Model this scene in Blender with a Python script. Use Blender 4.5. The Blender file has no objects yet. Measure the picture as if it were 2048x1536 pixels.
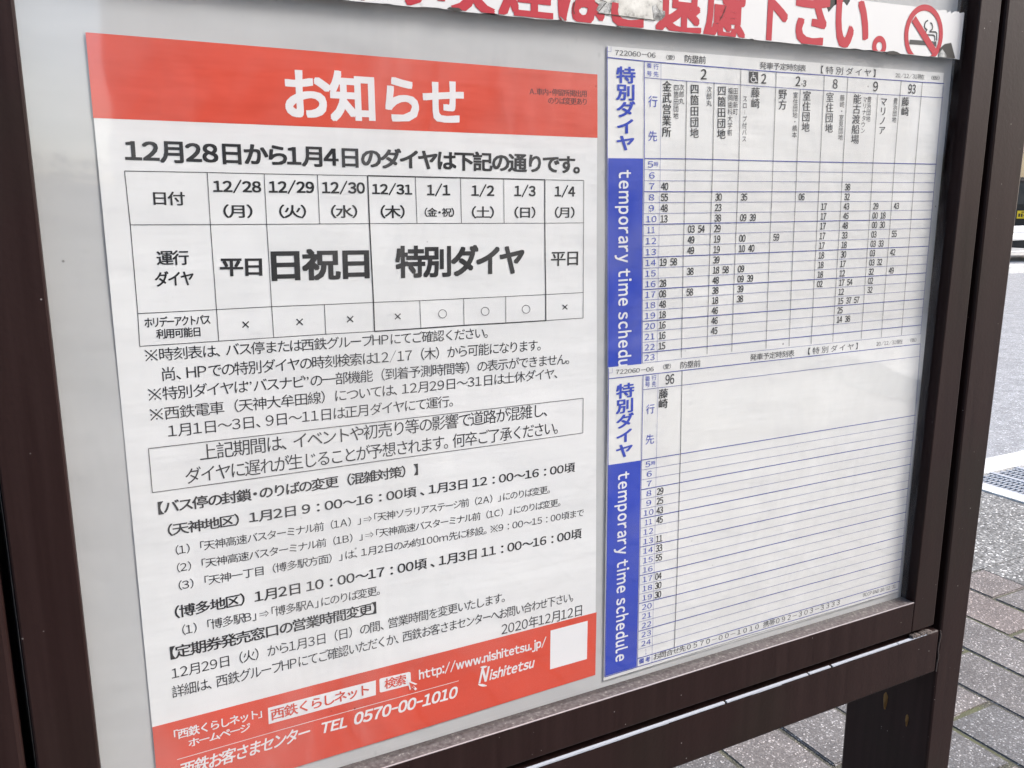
import bpy, bmesh, math, random
import numpy as np
from mathutils import Vector, Matrix

random.seed(7)
SC = bpy.context.scene
COL = SC.collection
R = math.radians

# ------------------------------------------------------------------ camera
# world: X along the board, Y into the board (towards the road), Z up.
# board plane (sheets) is Y = 0; board height 0 (top of the poster) is at Z = ZB
CAM_H = 1.333
CX, CY, CZ = -0.0181, -0.48398, CAM_H
ZB = CAM_H + 0.08266
FPX = 1707.48                                   # focal length in pixels of a 2048 wide picture
YAW, PITCH, ROLL = R(27.3017), R(-11.7537), R(0.1689)
fw = np.array([math.sin(YAW)*math.cos(PITCH), math.cos(YAW)*math.cos(PITCH), math.sin(PITCH)])
rt = np.array([math.cos(YAW), -math.sin(YAW), 0.0])
dn = np.cross(fw, rt)
rt2 = math.cos(ROLL)*rt + math.sin(ROLL)*dn
dn2 = -math.sin(ROLL)*rt + math.cos(ROLL)*dn
cam = bpy.data.cameras.new('camera')
cam.sensor_width = 36.0
cam.lens = FPX/2048*36.0
cam.clip_start = 0.02
cam.clip_end = 3000
cam_o = bpy.data.objects.new('camera', cam)
COL.objects.link(cam_o)
M = Matrix(((rt2[0], -dn2[0], -fw[0], CX), (rt2[1], -dn2[1], -fw[1], CY), (rt2[2], -dn2[2], -fw[2], CZ), (0, 0, 0, 1)))
cam_o.matrix_world = M
SC.camera = cam_o

# ------------------------------------------------------------------ light
SUN_EL, SUN_AZ = R(42), R(119)                   # veiled sun, to the right behind the camera; azimuth clockwise from +Y
w = bpy.data.worlds.new('World')
SC.world = w
w.use_nodes = True
nt = w.node_tree
sky = nt.nodes.new('ShaderNodeTexSky')
sky.sky_type = 'NISHITA'
sky.sun_disc = False
sky.sun_elevation = SUN_EL
sky.sun_rotation = SUN_AZ
sky.air_density = 1.0
sky.dust_density = 3.0
sky.ozone_density = 0.6
bg = nt.nodes['Background']
nt.links.new(sky.outputs[0], bg.inputs[0])
bg.inputs[1].default_value = 0.15
sun = bpy.data.lights.new('sun', 'SUN')
sun.energy = 1.3
sun.angle = R(16)
sun.color = (0.97, 0.985, 1.0)
sun_o = bpy.data.objects.new('sun', sun)
COL.objects.link(sun_o)
sd = Vector((math.sin(SUN_AZ)*math.cos(SUN_EL), math.cos(SUN_AZ)*math.cos(SUN_EL), math.sin(SUN_EL)))
sun_o.rotation_euler = sd.to_track_quat('Z', 'Y').to_euler()
sun_o.location = (0, -5, 12)
SC.view_settings.view_transform = 'Standard'
SC.view_settings.look = 'None'
SC.view_settings.exposure = 1.74
SC.view_settings.gamma = 1.0
SC.view_settings.use_curve_mapping = False

# ------------------------------------------------------------------ measuring helpers
def ray(x, y):
    return (x-1024)/FPX*rt2 + (y-768)/FPX*dn2 + fw

def at(x, y, Y=0.0):
    """where the sight line of a photograph pixel meets the upright plane Y: (u, v) on the board"""
    d = ray(x, y)
    t = (Y-CY)/d[1]
    return np.array([CX+t*d[0], CZ+t*d[2]-ZB])

# ------------------------------------------------------------------ materials
def mat(name, col, rough=0.6, spec=0.5, build=None):
    m = bpy.data.materials.new(name)
    m.use_nodes = True
    t = m.node_tree
    p = t.nodes['Principled BSDF']
    p.inputs['Base Color'].default_value = (*col, 1)
    p.inputs['Roughness'].default_value = rough
    p.inputs['Specular IOR Level'].default_value = spec
    if build:
        build(t, p)
    return m

def N(t, kind, **kw):
    n = t.nodes.new(kind)
    for k, v in kw.items():
        if k in n.inputs:
            n.inputs[k].default_value = v
        else:
            setattr(n, k, v)
    return n

def coords(t, scale=(1, 1, 1), rot=(0, 0, 0), which='Object'):
    tc = t.nodes.new('ShaderNodeTexCoord')
    mp = t.nodes.new('ShaderNodeMapping')
    mp.inputs['Scale'].default_value = scale
    mp.inputs['Rotation'].default_value = rot
    t.links.new(tc.outputs[which], mp.inputs[0])
    return mp.outputs[0]

def ramp(t, src, stops, interp='LINEAR'):
    r = t.nodes.new('ShaderNodeValToRGB')
    r.color_ramp.interpolation = interp
    e = r.color_ramp.elements
    while len(e) < len(stops):
        e.new(0.5)
    for k, (p, c) in enumerate(stops):
        e[k].position = p
        e[k].color = (*c, 1) if isinstance(c, tuple) else (c, c, c, 1)
    t.links.new(src, r.inputs[0])
    return r.outputs[0]

def mix(t, fac, a, b, mode='MIX'):
    m = t.nodes.new('ShaderNodeMix')
    m.data_type = 'RGBA'
    m.blend_type = mode
    for i, v in ((0, fac), (6, a), (7, b)):
        if isinstance(v, (int, float)):
            m.inputs[i].default_value = v
        elif isinstance(v, tuple):
            m.inputs[i].default_value = (*v, 1)
        else:
            t.links.new(v, m.inputs[i])
    return m.outputs[2]

def bump(t, p, src, dist=0.001, strength=1.0, prev=None):
    b = t.nodes.new('ShaderNodeBump')
    b.inputs['Distance'].default_value = dist
    b.inputs['Strength'].default_value = strength
    t.links.new(src, b.inputs['Height'])
    if prev is not None:
        t.links.new(prev, b.inputs['Normal'])
    if p is not None:
        t.links.new(b.outputs[0], p.inputs['Normal'])
    return b.outputs[0]

def paperish(col, grime=0.06, rough=0.55):
    def b(t, p):
        v = coords(t)
        n = N(t, 'ShaderNodeTexNoise', Scale=9.0, Detail=5.0, Roughness=0.6)
        t.links.new(v, n.inputs['Vector'])
        f = ramp(t, n.outputs[0], [(0.35, 0.0), (0.75, 1.0)])
        c = mix(t, f, col, tuple(x*(1-grime) for x in col))
        t.links.new(c, p.inputs['Base Color'])
        v2 = coords(t, (5, 5, 26))
        n2 = N(t, 'ShaderNodeTexNoise', Scale=2.2, Detail=3.0)
        t.links.new(v2, n2.inputs['Vector'])
        b1 = bump(t, None, n2.outputs[0], 0.0018, 0.45)
        v3 = coords(t, (3, 3, 3), (0, R(35), 0))
        n3 = N(t, 'ShaderNodeTexNoise', Scale=4.0, Detail=2.0, Distortion=0.8)
        t.links.new(v3, n3.inputs['Vector'])
        bump(t, p, n3.outputs[0], 0.003, 0.5, b1)
    return b

def fade(col, amt=0.12):
    """printed ink: a little uneven"""
    def b(t, p):
        v = coords(t)
        n = N(t, 'ShaderNodeTexNoise', Scale=14.0, Detail=4.0)
        t.links.new(v, n.inputs['Vector'])
        f = ramp(t, n.outputs[0], [(0.3, 0.0), (0.8, 1.0)])
        t.links.new(mix(t, f, col, tuple(min(1, x*(1-amt)+0.05*amt) for x in col)), p.inputs['Base Color'])
        v2 = coords(t, (5, 5, 26))
        n2 = N(t, 'ShaderNodeTexNoise', Scale=2.2, Detail=3.0)
        t.links.new(v2, n2.inputs['Vector'])
        b1 = bump(t, None, n2.outputs[0], 0.0018, 0.45)
        v3 = coords(t, (3, 3, 3), (0, R(35), 0))
        n3 = N(t, 'ShaderNodeTexNoise', Scale=4.0, Detail=2.0, Distortion=0.8)
        t.links.new(v3, n3.inputs['Vector'])
        bump(t, p, n3.outputs[0], 0.003, 0.5, b1)
    return b

M_PAPER = mat('white_paper', (0.8, 0.8, 0.79), 0.5, 0.5, paperish((0.80, 0.80, 0.79)))
M_SHEET = mat('timetable_paper', (0.8, 0.8, 0.8), 0.45, 0.5, paperish((0.79, 0.785, 0.76), 0.08))
M_RED = mat('red_print', (0.66, 0.075, 0.045), 0.45, 0.5, fade((0.70, 0.074, 0.036)))
M_WHITE = mat('white_print', (0.8, 0.8, 0.8), 0.5)
M_BLACK = mat('black_print', (0.018, 0.018, 0.02), 0.5, 0.4)
M_GREY = mat('grey_print', (0.035, 0.035, 0.038), 0.5, 0.4)
M_NOTE = mat('dark_red_note_print', (0.07, 0.012, 0.012), 0.5)
M_BLUE = mat('blue_print', (0.05, 0.085, 0.42), 0.45, 0.5, fade((0.018, 0.055, 0.47)))
M_BLUELINE = mat('blue_rule_print', (0.055, 0.075, 0.36), 0.5, 0.3)
M_SIGNRED = mat('sign_red_print', (0.36, 0.022, 0.034), 0.55, 0.25)

def board_b(t, p):
    v = coords(t)
    n = N(t, 'ShaderNodeTexNoise', Scale=5.0, Detail=6.0)
    t.links.new(v, n.inputs['Vector'])
    f = ramp(t, n.outputs[0], [(0.3, 0.0), (0.8, 1.0)])
    c = mix(t, f, (0.54, 0.54, 0.53), (0.47, 0.475, 0.475))
    vo = N(t, 'ShaderNodeTexVoronoi', Scale=95.0)
    t.links.new(coords(t, (1, 1, 0.6)), vo.inputs['Vector'])
    d = ramp(t, vo.outputs['Distance'], [(0.05, 1.0), (0.14, 0.0)])
    n2 = N(t, 'ShaderNodeTexNoise', Scale=12.0, Detail=2.0)
    t.links.new(v, n2.inputs['Vector'])
    g = ramp(t, n2.outputs[0], [(0.58, 0.0), (0.68, 0.5)])
    mm = N(t, 'ShaderNodeMath', operation='MULTIPLY')
    t.links.new(d, mm.inputs[0]); t.links.new(g, mm.inputs[1])
    t.links.new(mix(t, mm.outputs[0], c, (0.28, 0.28, 0.28)), p.inputs['Base Color'])
    n3 = N(t, 'ShaderNodeTexNoise', Scale=14.0, Detail=2.0)
    t.links.new(coords(t, (1, 1, 3)), n3.inputs['Vector'])
    bump(t, p, n3.outputs[0], 0.002, 0.5)
M_BOARD = mat('backing_panel_white', (0.6, 0.61, 0.62), 0.5, 0.5, board_b)

def frame_b(t, p, dusty=True):
    geo = t.nodes.new('ShaderNodeNewGeometry')
    v = coords(t, (60, 60, 2.2))
    n = N(t, 'ShaderNodeTexNoise', Scale=3.0, Detail=5.0)
    t.links.new(v, n.inputs['Vector'])
    f = ramp(t, n.outputs[0], [(0.35, 0.0), (0.75, 1.0)])
    c = mix(t, f, (0.0145, 0.0068, 0.0062), (0.0215, 0.0112, 0.0102))
    nb = N(t, 'ShaderNodeTexNoise', Scale=8.0, Detail=4.0)
    t.links.new(coords(t), nb.inputs['Vector'])
    fb = ramp(t, nb.outputs[0], [(0.5, 0.0), (0.75, 0.7)])
    c = mix(t, fb, c, (0.0135, 0.0105, 0.0075))
    # settled dust on faces that look up
    sep = t.nodes.new('ShaderNodeSeparateXYZ')
    t.links.new(geo.outputs['True Normal'], sep.inputs[0])
    up = ramp(t, sep.outputs[2], [(0.6, 0.0), (0.95, 1.0)])
    nd = N(t, 'ShaderNodeTexNoise', Scale=420.0, Detail=3.0)
    t.links.new(coords(t), nd.inputs['Vector'])
    dust = ramp(t, nd.outputs[0], [(0.3, (0.055, 0.043, 0.043)), (0.62, (0.105, 0.092, 0.089)), (0.76, (0.23, 0.21, 0.19))])
    c = mix(t, up, c, dust) if dusty else c
    # specks
    vo = N(t, 'ShaderNodeTexVoronoi', Scale=120.0)
    t.links.new(coords(t), vo.inputs['Vector'])
    sp = ramp(t, vo.outputs['Distance'], [(0.035, 1.0), (0.07, 0.0)])
    ng = N(t, 'ShaderNodeTexNoise', Scale=30.0)
    t.links.new(coords(t), ng.inputs['Vector'])
    sg = ramp(t, ng.outputs[0], [(0.5, 0.0), (0.6, 0.8)])
    mm = N(t, 'ShaderNodeMath', operation='MULTIPLY')
    t.links.new(sp, mm.inputs[0]); t.links.new(sg, mm.inputs[1])
    c = mix(t, mm.outputs[0], c, (0.32, 0.29, 0.27))
    t.links.new(c, p.inputs['Base Color'])
    rr = ramp(t, n.outputs[0], [(0.2, 0.38), (0.8, 0.52)])
    t.links.new(rr, p.inputs['Roughness'])
    n5 = N(t, 'ShaderNodeTexNoise', Scale=350.0, Detail=2.0)
    t.links.new(coords(t), n5.inputs['Vector'])
    bump(t, p, n5.outputs[0], 0.0002, 0.4)
M_FRAME = mat('brown_painted_metal', (0.03, 0.018, 0.016), 0.5, 0.15, frame_b)
M_FRAME2 = mat('brown_painted_tube', (0.03, 0.018, 0.016), 0.5, 0.15, lambda t, p: frame_b(t, p, False))
M_WORN_GLINT = mat('worn_highlight_paint', (0.36, 0.38, 0.42), 0.5, 0.5)

def glass_mat():
    m = bpy.data.materials.new('clear_cover_pane')
    m.use_nodes = True
    t = m.node_tree
    t.nodes.remove(t.nodes['Principled BSDF'])
    out = t.nodes['Material Output']
    tr = N(t, 'ShaderNodeBsdfTransparent'); tr.inputs[0].default_value = (0.97, 0.975, 0.97, 1)
    gl = N(t, 'ShaderNodeBsdfGlossy'); gl.inputs['Roughness'].default_value = 0.035
    fr = N(t, 'ShaderNodeFresnel', IOR=1.5)
    gb = t.nodes.new('ShaderNodeNewGeometry')                 # the same sheet from behind: keep air outside on both faces
    ib = N(t, 'ShaderNodeMath', operation='MULTIPLY_ADD'); ib.inputs[1].default_value = 1/1.5-1.5; ib.inputs[2].default_value = 1.5
    t.links.new(gb.outputs['Backfacing'], ib.inputs[0]); t.links.new(ib.outputs[0], fr.inputs['IOR'])
    n = N(t, 'ShaderNodeTexNoise', Scale=5.0, Detail=2.0, Distortion=0.5)
    t.links.new(coords(t, (1, 1, 1.6)), n.inputs['Vector'])
    b = bump(t, None, n.outputs[0], 0.004, 0.25)
    t.links.new(b, gl.inputs['Normal']); t.links.new(b, fr.inputs['Normal'])
    two = N(t, 'ShaderNodeMath', operation='MULTIPLY'); two.inputs[1].default_value = 1.9; two.use_clamp = True
    t.links.new(fr.outputs[0], two.inputs[0])                 # front and back face of the pane
    mx = t.nodes.new('ShaderNodeMixShader')
    t.links.new(two.outputs[0], mx.inputs[0]); t.links.new(tr.outputs[0], mx.inputs[1]); t.links.new(gl.outputs[0], mx.inputs[2])
    # thin grime: smears and specks
    df = N(t, 'ShaderNodeBsdfDiffuse'); df.inputs[0].default_value = (0.55, 0.54, 0.52, 1)
    n2 = N(t, 'ShaderNodeTexNoise', Scale=6.0, Detail=4.0, Roughness=0.7, Distortion=1.2)
    t.links.new(coords(t, (1, 1, 0.5), (0, R(25), 0)), n2.inputs['Vector'])
    f2 = ramp(t, n2.outputs[0], [(0.42, 0.0), (0.75, 0.15)])
    vo = N(t, 'ShaderNodeTexVoronoi', Scale=70.0)
    t.links.new(coords(t), vo.inputs['Vector'])
    sp = ramp(t, vo.outputs['Distance'], [(0.03, 1.0), (0.07, 0.0)])
    n3 = N(t, 'ShaderNodeTexNoise', Scale=14.0)
    t.links.new(coords(t), n3.inputs['Vector'])
    g3 = ramp(t, n3.outputs[0], [(0.58, 0.0), (0.64, 0.6)])
    mm = N(t, 'ShaderNodeMath', operation='MULTIPLY')
    t.links.new(sp, mm.inputs[0]); t.links.new(g3, mm.inputs[1])
    m2 = t.nodes.new('ShaderNodeMixShader')
    t.links.new(f2, m2.inputs[0]); t.links.new(mx.outputs[0], m2.inputs[1]); t.links.new(df.outputs[0], m2.inputs[2])
    dk = N(t, 'ShaderNodeBsdfDiffuse'); dk.inputs[0].default_value = (0.08, 0.075, 0.07, 1)
    m3 = t.nodes.new('ShaderNodeMixShader')
    t.links.new(mm.outputs[0], m3.inputs[0]); t.links.new(m2.outputs[0], m3.inputs[1]); t.links.new(dk.outputs[0], m3.inputs[2])
    t.links.new(m3.outputs[0], out.inputs['Surface'])
    return m
M_PANE = glass_mat()

# ------------------------------------------------------------------ object helpers
def link(o, parent=None):
    COL.objects.link(o)
    if parent is not None:
        o.parent = parent
        if parent.type == 'EMPTY':           # meshes are written in world coordinates
            o.matrix_parent_inverse = Matrix.Translation(parent.location).inverted()
    return o

def thing(name, label=None, cat=None, loc=(0, 0, 0), group=None, kind=None):
    o = bpy.data.objects.new(name, None)
    o.empty_display_size = 0.05
    o.location = loc
    link(o)
    return tag(o, label, cat, group, kind)

def tag(o, label=None, cat=None, group=None, kind=None):
    if label: o['label'] = label
    if cat: o['category'] = cat
    if group: o['group'] = group
    if kind: o['kind'] = kind
    return o

def mesh_obj(name, verts, faces, m, parent=None, smooth=False):
    me = bpy.data.meshes.new(name)
    me.from_pydata([tuple(map(float, v)) for v in verts], [], faces)
    if m is not None:
        for mm in (m if isinstance(m, (list, tuple)) else [m]):
            me.materials.append(mm)
    if smooth:
        me.polygons.foreach_set('use_smooth', [True]*len(me.polygons))
    me.update()
    o = bpy.data.objects.new(name, me)
    link(o, parent)
    return o

def bm_obj(name, bm, m, parent=None, bevel=0, seg=2):
    me = bpy.data.meshes.new(name)
    if bevel:
        bmesh.ops.bevel(bm, geom=bm.edges[:], offset=bevel, segments=seg, affect='EDGES', profile=0.5)
    bmesh.ops.recalc_face_normals(bm, faces=bm.faces)
    bm.to_mesh(me); bm.free()
    for mm in (m if isinstance(m, (list, tuple)) else [m]):
        me.materials.append(mm)
    o = bpy.data.objects.new(name, me)
    link(o, parent)
    return o

def boxverts(x0, x1, y0, y1, z0, z1):
    return [(x0, y0, z0), (x1, y0, z0), (x1, y1, z0), (x0, y1, z0), (x0, y0, z1), (x1, y0, z1), (x1, y1, z1), (x0, y1, z1)]
BF = [(0, 3, 2, 1), (4, 5, 6, 7), (0, 1, 5, 4), (1, 2, 6, 5), (2, 3, 7, 6), (3, 0, 4, 7)]

def bm_box(bm, x0, x1, y0, y1, z0, z1, mi=0):
    vs = [bm.verts.new(v) for v in boxverts(x0, x1, y0, y1, z0, z1)]
    for f in BF:
        bm.faces.new([vs[i] for i in f]).material_index = mi

def box(name, x0, x1, y0, y1, z0, z1, m, parent=None, bevel=0, seg=2):
    bm = bmesh.new()
    bm_box(bm, x0, x1, y0, y1, z0, z1)
    return bm_obj(name, bm, m, parent, bevel, seg)

# the sheets are not perfectly flat: a shallow swell, the same for the paper and its print
def swell(u, v):
    return 0.00022*math.sin(17*u+3.1*v+0.7)*math.sin(11*v+1.3) + 0.00014*math.sin(41*v+9*u) + 0.00012*math.sin(33*u-20*v) + 0.0001

def lay(pts, faces, depth, name, m, parent, smooth=True):
    """pts (u, v) on a sheet -> mesh facing the street at the given distance in front of Y = 0"""
    vs = [(p[0], -depth-swell(p[0], p[1]), p[1]+ZB) for p in pts]
    return mesh_obj(name, vs, faces, m, parent, smooth)

def quad_grid(c, nu, nv):
    """c: corners TL, TR, BR, BL in (u, v)"""
    c = [np.array(x, float) for x in c]
    pts = []; fs = []
    for j in range(nv+1):
        for i in range(nu+1):
            a = i/nu; b = j/nv
            pts.append((1-a)*(1-b)*c[0]+a*(1-b)*c[1]+a*b*c[2]+(1-a)*b*c[3])
    for j in range(nv):
        for i in range(nu):
            k = j*(nu+1)+i
            fs.append((k, k+nu+1, k+nu+2, k+1))
    return pts, fs

def sheet(c, name, m, parent, depth, nu=24, nv=24):
    p, f = quad_grid(c, nu, nv)
    return lay(p, f, depth, name, m, parent)

def px4(*a, Y=0.0):
    return [at(x, y, Y) for x, y in a]

# ------------------------------------------------------------------ glyphs
_g = {}
_box = []
HALF = {}
for k in range(0x21, 0x7f):
    HALF[chr(k)] = chr(k+0xFEE0)
def glyph(ch):
    """outline of one character as a filled flat mesh, in em units, from the program's built-in font"""
    if ch in _g:
        return _g[ch]
    c = bpy.data.curves.new('glyph', 'FONT')
    c.body = HALF.get(ch, ch)
    c.resolution_u = 3
    o = bpy.data.objects.new('glyph', c)
    COL.objects.link(o)
    bpy.context.view_layer.update()
    me = o.to_mesh()
    v = np.array([tuple(q.co)[:2] for q in me.vertices]) if len(me.vertices) else np.zeros((0, 2))
    f = [tuple(q.vertices) for q in me.polygons]
    o.to_mesh_clear()
    bpy.data.objects.remove(o); bpy.data.curves.remove(c)
    if len(v):
        lo, hi = v.min(0), v.max(0); c_ = (lo+hi)/2
        if ch == '/':
            v = c_+(v-c_)*np.array([0.55, 1.0])
        elif ch == '-':
            v = c_+(v-c_)*np.array([0.5, 1.0])
        elif ch == '⇒':
            x0, y0 = _box[0]; x1, y1 = _box[1]; W_ = x1-x0; ym = (y0+y1)/2; k_ = 0.055*W_
            P = lambda a, b: (x0+a*W_, ym+b*W_)
            v = np.array([P(.04, .15), P(.74, .15), P(.74, .10), P(.04, .10), P(.04, -.10), P(.74, -.10), P(.74, -.15), P(.04, -.15),
                          P(.64, .31), P(.70, .34), P(1.0, 0.0), P(.92, 0.0), P(.70, -.34), P(.64, -.31)])
            f = [(0, 3, 2, 1), (4, 7, 6, 5), (8, 11, 10, 9), (13, 12, 10, 11)]
        elif ch == '※':
            x0, y0 = _box[0]; x1, y1 = _box[1]; W_ = (x1-x0); H_ = (y1-y0); k_ = 0.03
            P = lambda a, b: (x0+a*W_, y0+b*H_)
            v = [P(.06+k_, .08-k_), P(.06-k_, .08+k_), P(.94-k_, .94+k_), P(.94+k_, .94-k_), P(.06-k_, .94-k_), P(.06+k_, .94+k_), P(.94+k_, .08+k_), P(.94-k_, .08-k_)]
            f = [(0, 3, 2, 1), (4, 7, 6, 5)]
            for cx_, cy_ in ((.5, .86), (.5, .16), (.13, .51), (.87, .51)):
                n_ = len(v); v += [P(cx_+.065*math.cos(q*math.pi/4), cy_+.065*math.sin(q*math.pi/4)) for q in range(8)]; f.append(tuple(range(n_, n_+8)))
            v = np.array(v)
        elif ch == '：':
            v = v+np.array([(_box[0][0]+_box[1][0])/2-c_[0], 0])
    if ch == '国':
        _box[:] = [v.min(0), v.max(0)]
    _g[ch] = (v, f)
    return _g[ch]

_ref = glyph('国')[0]
EM_B, EM_T = float(_ref[:, 1].min()), float(_ref[:, 1].max())
EMW = float(_ref[:, 0].max()-_ref[:, 0].min())
_h = glyph('H')[0]
CAP_B, CAP_T = float(_h[:, 1].min()), float(_h[:, 1].max())
_full = glyph('　')
ADV = EMW*1.10

WEIGHTS = {0: [(0, 0)],
           .5: [(-.011, 0), (.011, 0)],
           1: [(-.018, -.011), (.018, -.011), (-.018, .011), (.018, .011)],
           2: [(-.026, -.02), (.026, -.02), (-.026, .02), (.026, .02), (0, 0)],
           3: [(a*.031, b*.030) for a in (-1, 0, 1) for b in (-1, 0, 1)],
           4: [(a*.029, b*.024) for a in (-1, 0, 1) for b in (-1, 0, 1)]}

def compose(s, track=0.0, half=0.61):
    """list of (x offset, glyph) and the ink extents of the whole string"""
    x = 0.0; out = []
    for ch in s:
        if ch == ' ':
            x += 0.30; continue
        v, f = glyph(ch)
        if ch in HALF:
            lo, hi = v[:, 0].min(), v[:, 0].max()
            if ch.isdigit():
                a = half; off = x+(a-(hi-lo))/2-lo
            else:
                a = (hi-lo)+0.10; off = x+0.05-lo
            out.append((off, v, f)); x += a+track
        else:
            if ch in '、。' :
                out.append((x, v, f)); x += ADV*0.72+track
            elif ch in '”':
                l_, h_ = v[:, 0].min(), v[:, 0].max(); out.append((x-l_+0.02, v, f)); x += h_-l_+0.06+track
            elif ch in '・':
                out.append((x-ADV*0.22, v, f)); x += ADV*0.56+track
            elif ch in '「':
                out.append((x-ADV*0.42, v, f)); x += ADV*0.56+track
            elif ch in '」':
                out.append((x, v, f)); x += ADV*0.56+track
            else:
                out.append((x, v, f)); x += ADV*(0.94 if '\u3040' < ch < '\u30ff' else 1.0)+track
    lo = min(o+v[:, 0].min() for o, v, f in out)
    hi = max(o+v[:, 0].max() for o, v, f in out)
    return out, lo, hi

def write(s, bl, br, top, m, parent, weight=0, mode='k', depth=0.0003, shear=0.0, track=0.0, name='text_line', Y=0.0, half=0.61):
    """bl, br: pixel of the lower corners of the line, top: pixel height of its upper left corner"""
    A = at(*bl, Y); B = at(*br, Y); T = at(bl[0], top, Y)
    return write_uv(s, A, B, T[1]-A[1], m, parent, weight, mode, depth, shear, track, name, half)

def write_uv(s, A, B, hgt, m, parent, weight=0, mode='k', depth=0.0003, shear=0.0, track=0.0, name='text_line', half=0.61):
    A = np.array(A); B = np.array(B)
    items, lo, hi = compose(s, track, half)
    b0, b1 = (EM_B, EM_T) if mode == 'k' else (CAP_B, CAP_T)
    ax = (B-A)/(hi-lo)
    L = np.linalg.norm(B-A)
    ux = (B-A)/L; up = np.array([-ux[1], ux[0]])
    if L < 1e-9: up = np.array([0, 1.0])
    ay = up*hgt/(b1-b0)
    pts = []; fs = []; dep = []
    for wi, (dx, dy) in enumerate(WEIGHTS[weight]):
        for off, v, f in items:
            n0 = len(pts)
            for q in v:
                yy = q[1]-b0+dy
                P = A+ax*(q[0]+off-lo+dx)+ay*yy+ux*(shear*yy*hgt/(b1-b0))
                pts.append(P); dep.append(depth+wi*6e-6)
            fs += [tuple(i+n0 for i in ff) for ff in f]
    vs = [(p[0], -d-swell(p[0], p[1]), p[1]+ZB) for p, d in zip(pts, dep)]
    return mesh_obj(name, vs, fs, m, parent)

def write_down(s, x0, y0, x1, y1, wpx, m, parent, weight=0, depth=0.0003, name='text_column', Y=0.0):
    """a column of characters from (x0, y0) down to (x1, y1), each wpx wide"""
    P0 = at(x0, y0, Y); P1 = at(x1, y1, Y)
    W = at(x0+wpx/2, y0, Y)[0]-at(x0-wpx/2, y0, Y)[0]
    n = len(s)
    dirv = (P1-P0); Ltot = np.linalg.norm(dirv); dv = dirv/Ltot
    # last glyph's bottom is at P1, first glyph's top at P0
    pitch = Ltot/(n-1+0.88) if n > 1 else Ltot/0.88
    ch_h = pitch*0.88
    pts = []; fs = []; dep = []
    rx = np.array([-dv[1], dv[0]])
    if rx[0] < 0: rx = -rx
    for wi, (dx, dy) in enumerate(WEIGHTS[weight]):
        for k, ch in enumerate(s):
            v, f = glyph({'ー': '｜'}.get(ch, ch))
            if not len(v): continue
            c0 = P0+dv*(pitch*k)
            n0 = len(pts)
            gc = (EM_T-EM_B)
            for q in v:
                xx = (q[0]-(float(_ref[:, 0].min())+EMW/2)+dx)*W/EMW
                yy = (EM_T-q[1]-dy)/gc*ch_h
                if ch == 'ー': yy = ch_h*(0.2+0.6*yy/ch_h)
                pts.append(c0+rx*xx+dv*yy); dep.append(depth+wi*6e-6)
            fs += [tuple(i+n0 for i in ff) for ff in f]
    vs = [(p[0], -d-swell(p[0], p[1]), p[1]+ZB) for p, d in zip(pts, dep)]
    return mesh_obj(name, vs, fs, m, parent)

def strip_verts(path, wid, depth, nsub=10):
    """a printed rule along the points of path (u, v), wid metres wide"""
    pts = []; fs = []
    P = [np.array(p, float) for p in path]
    Q = []
    for a, b in zip(P[:-1], P[1:]):
        for k in range(nsub):
            Q.append(a+(b-a)*k/nsub)
    Q.append(P[-1])
    for k, q in enumerate(Q):
        d = Q[min(k+1, len(Q)-1)]-Q[max(k-1, 0)]
        d = d/np.linalg.norm(d); n = np.array([-d[1], d[0]])
        pts += [q+n*wid/2, q-n*wid/2]
    for k in range(len(Q)-1):
        fs.append((2*k, 2*k+1, 2*k+3, 2*k+2))
    return pts, fs

def rules(name, paths, m, parent, depth=0.0003):
    """several printed rules joined as one printed part; paths: (path, width)"""
    pts = []; fs = []; dep = []
    for j, (path, wid) in enumerate(paths):
        p, f = strip_verts(path, wid, depth)
        n0 = len(pts)
        pts += p; dep += [depth+(j % 40)*5e-6]*len(p)
        fs += [tuple(i+n0 for i in ff) for ff in f]
    vs = [(p[0], -d-swell(p[0], p[1]), p[1]+ZB) for p, d in zip(pts, dep)]
    return mesh_obj(name, vs, fs, m, parent)

def poly(name, pts_uv, m, parent, depth, Y=None):
    bm = bmesh.new()
    vs = [bm.verts.new((p[0], -depth-swell(p[0], p[1]), p[1]+ZB)) for p in pts_uv]
    f = bm.faces.new(vs)
    bmesh.ops.triangulate(bm, faces=[f])
    me = bpy.data.meshes.new(name); bm.to_mesh(me); bm.free()
    me.materials.append(m)
    o = bpy.data.objects.new(name, me); link(o, parent)
    return o
#@@GROUND

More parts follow.
